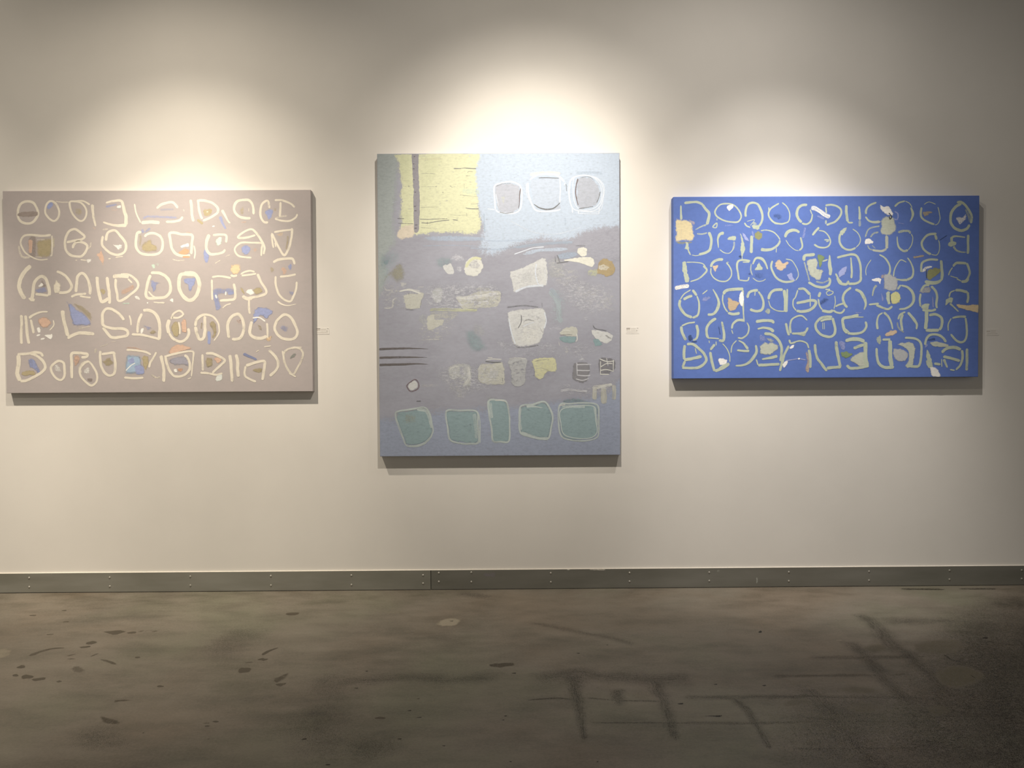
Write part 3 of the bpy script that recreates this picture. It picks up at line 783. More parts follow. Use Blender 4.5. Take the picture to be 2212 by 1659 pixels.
MID = """
P sky s=.10 n=10: -123,870 727,868 724,420 515,361 428,338 353,293 215,302 76,271 -40,225 -155,249 -177,322 -107,368
P col s=.35 n=6: -696,872 -485,872 -491,552 -502,438 -495,312 -547,232 -525,163 -585,48 -713,2
P peri s=.22 n=14: -747,-565 -514,-531 -305,-495 -3,-473 322,-447 508,-415 741,-328 737,-934 -9,-931 -754,-927
P teal a=.35 s=.7 n=20: -592,278 -477,266 -526,140 -592,48
P yel s=.05 n=10: -505,790 -108,788 -100,665 -94,561 -91,492 -89,351 -232,351 -371,345 -496,332 -508,356 -498,425 -502,494 -497,597 -504,700
P yg a=.45 s=.6: -506,755 -432,755 -429,611 -491,611
P yg a=.5 s=.6: -500,480 -429,480 -431,393 -498,404
P yg a=.4 s=.7: -388,755 -260,754 -279,658 -318,590 -306,507 -389,528
P pch s=.3: -513,356 -488,394 -425,407 -418,343 -461,330 -498,327
P strp s=.08: -430,783 -396,782 -397,666 -391,528 -395,424 -398,373 -421,364 -425,425 -426,562 -429,666
P yd a=.6 s=.5: -380,732 -291,733 -291,721 -380,720
P yteal a=.6 s=.5: -178,582 -100,579 -97,546 -175,553
P dkp: -422,741 -414,742 -414,737 -422,737
P dkp: -426,705 -418,706 -418,701 -425,700
P dkp: -426,681 -418,682 -418,676 -426,676
P dkp: -426,627 -418,627 -418,622 -425,622
P dkp: -419,566 -410,565 -411,560 -418,560
P dkp: -423,495 -411,496 -412,491 -423,490
P dkp: -420,474 -408,474 -408,469 -420,468
P dkp: -418,403 -405,403 -405,398 -417,397
P dkp: -419,387 -408,388 -409,381 -419,381
S dk w=4.57 d=.3: -224,679 -192,679 -168,681 -133,679 -109,678
S dk w=3.16 a=.6: -165,643 -137,643
S dk w=3.16 a=.6: -153,656 -151,664 -123,663
S dk w=4.21 d=.3: -167,484 -140,480 -98,479
S dk w=3.86 d=.3: -506,433 -470,432
S dk w=3.51 d=.4: -394,429 -352,428 -300,430 -255,431
S dk w=3.51 d=.4: -503,409 -470,408 -425,407
S dk w=3.86 d=.4: -387,412 -352,410 -300,419 -245,424
S dk w=3.86 d=.2: -231,426 -203,423
S dk w=3.16 a=.6 d=.4: -391,388 -336,384
S dk w=3.16 a=.6 d=.5: -194,548 -97,539
S bgr w=5.62 a=.8 d=.3: -284,343 -197,336 -114,330
S dk w=2.46 a=.4 d=.4: -492,594 -429,589
S dk w=2.81 a=.5 d=.4: -388,590 -315,590
S dk w=4.21 a=.7: -244,596 -235,589 -228,585
S dk w=2.81 a=.6 d=.4: -389,488 -334,489 -296,488
S dk w=3.16 a=.4: -171,610 -171,579
S dk w=3.16 a=.4: -161,462 -159,441
S dk w=2.81 a=.5 d=.4: -387,655 -366,656 -314,654
S dk w=2.81 a=.4 d=.4: -244,451 -196,448 -161,448
S dk w=2.81 a=.5 d=.4: -143,503 -94,505
S dk w=2.81 a=.4 d=.5: -395,362 -301,365 -162,372
S dk w=4.92 a=.5: -356,417 -355,402
P dk a=.5: -314,593 -306,594 -307,587 -314,586
P dk a=.5: -281,565 -274,566 -275,558 -280,557
P dk a=.5: -450,595 -442,596 -442,588 -449,588
S bgr w=4.92: -74,458 -73,406 -70,361
P sky3 s=.4 a=.7: -388,341 -232,348 -86,340 -80,320 -232,317 -337,321
S sky3 w=4.92 a=.6 d=.4: -382,297 -233,299 -94,292
S wh w=3.51 a=.5 d=.5: -531,511 -500,518
P cup s=.08: -19,589 17,605 64,607 102,592 109,561 104,509 97,473 61,457 3,463 -13,509
P yg a=.25 s=.7: 10,540 34,544 33,509 13,502
S wh w=8.43 d=.2: -17,475 -20,527 -21,589 10,606 63,613 104,595 115,561 113,505 102,471 67,456 2,462 -16,475
S wh w=3.51: -14,554 -1,492
S wh w=5.27 d=.3: -57,480 -38,477 -19,475
S dk2 w=6.32>3.51: 109,581 104,540 103,505 97,478
S dk w=4.21 a=.8: 2,463 33,457 74,461
S dk w=4.21 a=.5: -14,589 17,602 62,605
P cup2 s=.1: 158,622 208,633 304,629 308,560 306,503 269,479 227,474 174,497 161,543
P crm a=.8 s=.2: 158,655 209,664 301,662 297,642 209,645 163,639
S wh w=16.9 a=.6 d=.3: 142,605 145,554 158,516
S wh w=9.13: 146,609 148,554 165,502 186,471 234,465 293,470 307,477
S wh w=9.83 d=.3: 155,622 181,640 229,650 292,643 329,611
S wh w=7.02: 305,629 307,577 304,508
P cup a=.6 s=.3: 269,481 307,499 307,476 265,469
S dk w=4.92>9.13>4.92: 174,502 200,484 234,475 266,478 287,490 306,508
S dk w=4.21 d=.3: 198,631 236,632 302,629
S dk w=4.92 a=.7: 336,601 339,563
P cup3 s=.1: 394,628 451,636 486,607 508,566 497,506 467,485 404,478 386,508 387,594
S bgr w=19.3 a=.45 s=.6: 382,654 451,657 517,654
C wh w=4.92 d=.2: 364,622 399,640 451,640 499,618 520,580 520,538 505,490 470,466 415,466 370,480 353,539 354,587
C wh w=4.21 d=.2: 375,628 417,644 468,635 506,594 513,538 498,497 456,473 408,473 380,504 371,560
C wh w=3.51 d=.3: 347,580 364,629 410,642 486,632 525,587 521,525 505,469 449,461 380,473 356,505
S dk2 w=7.73>4.92: 396,628 387,594 383,560 388,525 396,494
S dk w=4.92: 397,477 436,482 474,489
S dk w=4.92: 506,563 499,532 488,507
S dk w=3.16 a=.7: 406,632 451,635 479,614
S wh w=6.32: 365,491 368,456
S wh w=6.32: 397,470 397,451
S wh w=6.32: 502,483 498,450
S wh w=3.51: 397,456 449,452 498,452
S wh w=5.27: 333,608 326,594
S wh w=7.73>3.51 a=.6 d=.45: 57,419 101,395 157,367 212,353 261,351 309,356 344,366 410,385
S bgr w=8.43 a=.4 s=.6: 331,436 331,394
P gry s=.08 n=8: 605,390 553,378 518,369 476,352 445,337 417,311 409,283 447,221 604,220
S bgr w=15.8 a=.8 d=.4: 83,288 205,301 274,308 368,311
P sky s=.3 a=.8: 107,253 169,277 239,284 309,287 357,280 308,266 204,263 155,249
S wh w=5.62 d=.35: 75,253 117,267 170,284 225,289
S dk w=4.92 a=.6 d=.3: 382,294 434,292
S sky3 w=7.02 a=.6 d=.5: -108,327 -4,319 83,322 170,319
S sky3 w=7.73 a=.6 d=.5: -143,285 -39,278 31,281 100,291
P teal a=.6 s=.6: -322,234 -263,248 -225,223 -271,182 -305,185
P teal a=.45 s=.6: -596,252 -513,249 -541,207 -594,162
P teal2 a=.7 s=.5: -579,228 -548,231 -552,204 -573,200
P olv a=.8 s=.6: -536,190 -503,217 -470,196 -466,134 -508,110 -549,141 -560,112 -590,128
P olv a=.6 s=.5: -517,200 -496,210 -479,200 -489,186 -514,183
P lil a=.6 s=.5 d=.4: -245,234 -214,258 -176,240 -180,220 -232,223
P crm s=.1 d=.25: -178,185 -167,223 -131,245 -91,235 -76,198 -92,159 -125,141 -168,152
P gry a=.5 s=.4 d=.4: -152,216 -107,221 -90,188 -142,181
S yel w=14.8 d=.3: -166,188 -148,219 -120,235 -87,230
P crw s=.1: -281,189 -260,207 -234,202 -228,156 -261,160
P lil a=.7 d=.4: -211,195 -187,192 -187,168 -208,171
P pot s=.1: -476,53 -422,63 -374,66 -386,23 -397,-14 -451,-21 -470,-6
S crm w=7.73: -500,71 -450,78 -392,61
S crm w=3.51 d=.3: -470,75 -449,83 -394,71
S dk w=4.21 a=.6: -469,-20 -423,-22
S dk w=4.92 a=.6: -452,65 -451,51
S dk w=4.21 a=.5: -397,-5 -386,26
P grl s=.15: -333,78 -288,90 -285,29 -315,10 -334,43
P pot s=.12 d=.3: -220,43 -161,51 -109,72 -4,75 11,56 -4,-5 -58,-15 -124,-18 -180,-22 -202,8
S crm w=17.6 d=.35: -217,38 -144,39 -74,49 -4,59
S dk w=3.51 a=.7: -151,25 -109,23 -54,28
P gry a=.8 s=.3: -125,25 -104,21 -108,-1 -132,-4
P pot a=.6 d=.4 s=.3: -122,84 -74,91 -32,73 -88,63
S yg w=14.8 d=.45: -347,-23 -284,-19 -214,-23 -110,-24
P pot s=.12 d=.1: -361,-54 -326,-42 -318,-66 -274,-68 -284,-98 -320,-115 -345,-126 -361,-111
P grl a=.6 d=.4 s=.3: -405,-50 -365,-45 -361,-97 -398,-90
P pot a=.6 d=.45 s=.3: -345,-30 -215,-32 -206,-55 -268,-84 -278,-65 -320,-68
P teal a=.7 s=.6: -178,-128 -125,-114 -74,-170 -57,-222 -127,-243 -168,-205
P grl a=.45 s=.5 d=.4: -125,-83 -83,-100 -70,-153 -112,-159 -139,-124
P crm a=.5 d=.5: -335,-159 -288,-139 -291,-157 -321,-174
S crm w=5.62 a=.7 d=.5: -409,-176 -356,-169 -300,-169
S crm w=8.43 a=.6 d=.5: -574,96 -564,79 -533,74 -565,48
S crm w=8.43 a=.6 d=.4: -575,-11 -535,-8 -530,27 -513,40
P crm a=.6 d=.4: -496,114 -458,114 -481,88
P lil a=.5 d=.5: -258,92 -220,95 -217,71 -244,78
P lil a=.4 d=.5 s=.4: -283,57 -220,64 -228,1 -277,-6
P lil a=.5 d=.5 s=.4: -15,-181 24,-188 20,-216 -4,-202
S crm w=6.32 a=.5 d=.4: -404,92 -376,94
S strk w=12.6>10.5>1.4: -604,-216 -482,-213 -399,-214 -355,-217
S strk w=12.6>10.5>1.4: -603,-259 -483,-257 -399,-258 -358,-260
S strk w=12.9>12.9>1.52: -604,-295 -491,-293 -416,-290 -354,-293
P crw s=.08 d=.15: 50,163 87,179 139,199 192,224 234,238 241,102 176,88 128,81 77,56 63,104
P grl a=.4 s=.6 d=.3: 101,160 178,184 170,118 107,104
S wh w=6.32: 187,206 181,159 195,104 222,90
S wh w=11.9 d=.35: 79,66 138,90 222,98
P grl a=.65 d=.4 s=.3: 239,220 296,239 334,166 325,127 278,128 245,135
S wh w=4.92 a=.6 d=.4: 226,176 233,138 239,103
P sky3 a=.7 s=.4: 288,252 366,268 396,252 366,230 302,226
P yhi s=.08 d=.1: 301,219 366,232 465,236 468,187 418,202 352,216
S dk w=4.92: 286,207 314,211 348,216
S dk w=6.32 a=.8 d=.2: 290,249 296,232 303,211
S dk w=4.21 a=.6 d=.3: 279,242 282,211
P dk a=.3 s=.5: 391,276 419,293 446,276 444,245 411,236 390,252
P yhi s=.1: 394,276 419,289 441,276 437,248 411,242 393,255
P brn s=.12: 491,193 505,224 533,234 564,217 581,182 574,151 543,136 508,148 483,148
P crm a=.55 s=.3 d=.3: 494,196 533,201 553,179 525,168 501,175
P yg a=.6 d=.4: 444,174 492,177 485,137 447,146
P crw s=.07 d=.1: 40,-30 119,-16 220,-16 239,-77 224,-138 206,-187 173,-204 77,-208 52,-146 39,-76
P crm a=.5 s=.4 d=.35: 111,-101 202,-102 194,-189 107,-195
S dk w=8.43 a=.45 d=.35: 38,-11 120,-3 196,-11
S dk w=3.51 a=.6: 148,16 170,19
S dk w=4.92 a=.5: 212,13 215,-11
S wh w=6.32: 46,-66 59,-136 79,-195
S wh w=5.62 d=.3: 224,-35 234,-77 223,-119
S dk w=5.62 a=.7: 77,-210 117,-212 159,-207 196,-200
S dk w=4.57 d=.2: 109,-49 109,-84 92,-117
S dk w=3.86 d=.3: 129,-77 147,-74 174,-79
S dk w=3.16 a=.6 d=.3: 188,-74 199,-60
S dk w=3.16 a=.5 d=.3: 119,-87 136,-70
S wh w=5.27 d=.3: 118,-108 146,-94 174,-87
S dk w=3.16 a=.5: 202,-112 216,-140
S tl w=38.6>28.1 a=.75 d=.45: 256,76 280,41 294,6 297,-25 300,-67 314,-85
S sky3 w=21.1 a=.5 d=.5: 253,83 294,34 315,20
P lil a=.55 d=.55 s=.2: 296,159 337,166 386,117 323,101
P lil a=.6 d=.5 s=.2: 401,122 434,118 426,101 403,103
P lil a=.55 d=.5 s=.2: 387,75 432,84 402,37 367,42
P lil a=.5 d=.5 s=.2: 430,54 477,57 472,12 437,12
P crm a=.5 d=.55 s=.2: 507,19 573,50 555,-2 541,-25
S lil w=6.32 a=.6 d=.5: 483,66 525,75
P lil a=.5 d=.55 s=.2: 254,-112 300,-109 303,-126 261,-128
P lil a=.4 d=.55 s=.3: 180,-189 274,-189 277,-234 194,-227
P lil a=.4 d=.55 s=.2: -8,-177 23,-181 16,-212
P crm a=.5 d=.5 s=.2: 326,-207 347,-224 337,-245 326,-231
P lil a=.5 d=.55 s=.2: 419,-61 447,-64 436,-82
P lil a=.5 d=.55 s=.2: 368,-238 410,-217 389,-245
P pot s=.1 d=.15: 299,-142 327,-114 382,-110 393,-141 381,-160 311,-153
P tl2 s=.2: 305,-158 381,-158 370,-189 315,-185
S crm w=5.27: 386,-144 388,-175 379,-184
S dk w=3.51 a=.8: 304,-151 341,-149 365,-151
S crm w=4.21 d=.4: 299,-140 327,-128 355,-130
S crm w=4.21 a=.7 d=.4: 294,-182 302,-207
P crw s=.1 d=.15: 462,-125 523,-132 566,-151 559,-181 533,-195 494,-181 465,-155
P tl2 s=.25: 468,-171 501,-175 513,-203 478,-206
S dk w=7.73 a=.6 d=.3: 529,-152 559,-173
S dk w=5.62 a=.6 d=.3: 467,-103 481,-120 537,-131
P grl s=.15 d=.35: -256,-303 -148,-294 -144,-400 -176,-407 -191,-368 -245,-369
P gry s=.2: -202,-309 -177,-309 -178,-351 -199,-350
S crm w=15.9 d=.4: -158,-307 -155,-368 -184,-405
S crm w=9.87 a=.6 d=.4: -254,-333 -243,-311 -205,-303
P lil a=.45 d=.5 s=.3: -244,-413 -173,-421 -177,-466 -207,-458
P lil a=.4 d=.5 s=.3: -296,-348 -251,-345 -251,-379 -293,-382
P pot s=.1 d=.25: -105,-296 -31,-287 20,-287 26,-393 -2,-400 -102,-388
P grl a=.7 s=.3: -54,-327 -9,-323 -8,-365 -55,-368
S crm w=4.55 d=.3: -69,-272 -31,-269 11,-271
S crm w=3.79 d=.3: -61,-262 -35,-262
S dk w=6.07 d=.3: -73,-280 -31,-285 7,-285
S wh w=3.79 a=.6 d=.4: -99,-292 -102,-345
S dk w=3.79 a=.6: 13,-361 15,-384
P crw s=.08: -457,-393 -428,-373 -412,-385 -412,-409 -444,-423 -457,-409
C rust w=6.07 a=.8: -463,-395 -426,-369 -408,-384 -409,-414 -445,-428 -462,-410
S dk w=6.07 a=.7: -419,-477 -394,-477
P grl a=.4 d=.5: -71,-451 -33,-451 -26,-467 -56,-474
P crm a=.35 d=.5: -391,-393 -312,-393 -320,-405 -388,-408
P grl s=.12 d=.35: 43,-270 137,-265 136,-309 123,-397 65,-405 51,-331
S crm w=6.07 a=.6 d=.4: 45,-267 90,-263 135,-269
P yel2 s=.1 d=.2: 165,-271 271,-264 284,-333 240,-337 210,-372 179,-363 167,-309
S dk w=3.79 a=.7: 176,-282 203,-275 248,-273
S dk w=3.04 a=.6 d=.4: 202,-313 248,-328
P dkg s=.15 d=.2: 374,-287 450,-293 445,-370 422,-392 362,-374 367,-313
S lil w=5.31 d=.3: 384,-300 422,-298 459,-299
S lil w=5.31 d=.3: 382,-327 421,-329 453,-329
S lil w=5.31 d=.3: 385,-351 421,-355 455,-353
S lil w=5.31 d=.3: 379,-370 413,-378 447,-368
P lil a=.7 d=.3: 393,-278 414,-264 427,-277
S lil w=4.55 d=.4: 386,-287 387,-351
P dkg a=.8 s=.15 d=.3: 495,-267 575,-271 578,-327 502,-354
S crm w=5.31 d=.3: 499,-270 535,-284 575,-282
S crm w=5.31 d=.3: 503,-312 535,-295 565,-295
S crm w=5.31 d=.3: 502,-329 535,-325 572,-335
S crm w=5.31 d=.3: 500,-348 549,-349
S crm w=4.55 d=.3: 505,-280 504,-348
S crm w=4.55 d=.3: 569,-274 568,-333
S crm w=4.55 d=.4: 535,-265 542,-303
S lil w=12.9 d=.45: 303,-430 352,-425 398,-431 439,-431
P lil a=.7 d=.5: 313,-400 354,-396 347,-409
S crm w=19 d=.4: 462,-416 511,-408 564,-401
S pot w=24.3 d=.3: 475,-412 475,-446 473,-476
S pot w=31.9 d=.3: 519,-412 520,-454 520,-497
S pot w=22.8 d=.4: 570,-401 573,-439 571,-477
P tl2 a=.5 s=.6: 329,-468 401,-468 465,-491 321,-491
P jar s=.08: -514,-529 -442,-518 -378,-510 -352,-541 -341,-594 -338,-632 -358,-670 -400,-696 -464,-700 -486,-662 -511,-593 -522,-555
P olv a=.4 s=.7: -480,-540 -420,-541 -421,-586 -481,-593
C jl w=9.87 d=.35: -514,-529 -442,-518 -378,-510 -352,-541 -341,-594 -338,-632 -358,-670 -400,-696 -464,-700 -486,-662 -511,-593 -522,-555
S jl w=15.2 d=.4: -416,-518 -374,-526 -356,-556 -342,-613
S jl w=9.87 d=.4: -460,-701 -415,-702 -369,-685
S jl w=4.55 d=.2: -506,-525 -442,-514 -378,-506
P jar s=.08: -269,-530 -204,-526 -118,-530 -111,-595 -108,-682 -150,-692 -207,-689 -252,-670 -262,-613
C jl w=9.87 d=.35: -269,-530 -204,-526 -118,-530 -111,-595 -108,-682 -150,-692 -207,-689 -252,-670 -262,-613
S jl w=22.8 a=.6 d=.4: -129,-542 -122,-595 -116,-667
S jl w=5.31 d=.2: -110,-534 -101,-576 -101,-690
P jar s=.08: -56,-478 -7,-474 30,-482 45,-539 48,-596 43,-679 1,-683 -36,-679 -43,-614 -54,-550
C jl w=9.87 d=.35: -56,-478 -7,-474 30,-482 45,-539 48,-596 43,-679 1,-683 -36,-679 -43,-614 -54,-550
S jl w=22.8 a=.8 d=.4: -51,-485 -48,-527 -42,-565
S crm w=5.31 d=.4: -26,-476 4,-475 32,-482
P jar s=.08: 106,-505 163,-498 219,-483 246,-513 264,-559 256,-616 240,-669 198,-668 142,-657 100,-634 98,-558
C jl w=10.6 d=.35: 106,-505 163,-498 219,-483 246,-513 264,-559 256,-616 240,-669 198,-668 142,-657 100,-634 98,-558
S jl w=15.2 a=.8 d=.4: 102,-513 97,-566 104,-626
S jl w=15.2 d=.35: 104,-638 142,-649 191,-667 244,-669
S jl w=15.2>3.04 d=.2: 132,-507 170,-507 215,-515
S jl w=4.55: 238,-490 260,-536 264,-578
P jar s=.08: 299,-502 352,-495 427,-491 488,-503 495,-560 494,-636 482,-666 425,-681 357,-677 308,-658 294,-597
C jl w=9.11 d=.35: 299,-502 352,-495 427,-491 488,-503 495,-560 494,-636 482,-666 425,-681 357,-677 308,-658 294,-597
C jl w=5.31 d=.25: 313,-521 465,-507 479,-579 486,-636 456,-666 388,-669 323,-650 305,-597
S jl w=16.7 a=.8 d=.4: 310,-510 370,-508 427,-510
S jl w=11.4 a=.8 d=.3: 472,-510 480,-552 490,-605
S crm w=5.31 d=.3: 295,-504 329,-498
P lil a=.8 d=.58 s=.5 n=20: -351,120 -143,133 14,104 16,-14 -145,-41 -354,-33 -387,57
P lil a=.8 d=.58 s=.5 n=20: 278,166 435,144 574,102 579,-44 432,-78 329,-15 246,103
P lil a=.75 d=.58 s=.5 n=20: -314,-291 -106,-277 7,-278 -3,-406 -147,-466 -279,-435 -334,-367
P crm a=.5 d=.64 s=.5 n=20: -417,-64 -250,-41 -198,-100 -269,-194 -391,-193
P lil a=.5 d=.64 s=.5 n=20: -1,-170 222,-196 362,-182 501,-207 465,-274 186,-272 12,-258
P lil a=.5 d=.63 s=.5 n=20: 285,-388 428,-400 564,-371 594,-439 465,-469 307,-453
P crm a=.5 d=.66 s=.5 n=16: -602,121 -421,106 -353,50 -382,-33 -521,-32 -597,3
P crm a=.55 d=.64 s=.5 n=16: 269,256 366,207 417,131 330,82 267,103 240,194
P crm a=.45 d=.66 s=.5 n=16: 365,117 573,74 586,-51 433,-15
P tl a=.5 d=.62 s=.5 n=16: 239,90 323,82 342,-15 321,-105 258,-91 245,6
P crm a=.5 d=.64 s=.5 n=16: -272,-277 -144,-292 -139,-413 -185,-489 -253,-466
P gry a=.5 d=.6 s=.5 n=16: -195,84 13,77 -5,-21 -180,-27
P gry a=.4 d=.64 s=.5 n=12: 52,160 234,214 239,103 79,62
P gry a=.4 d=.64 s=.5 n=12: 50,-31 231,-22 222,-154 82,-202
P gry a=.45 d=.62 s=.5 n=12: -107,-292 25,-289 24,-399 -100,-391
P gry a=.4 d=.62 s=.5 n=12: 41,-270 278,-264 277,-370 50,-403
"""
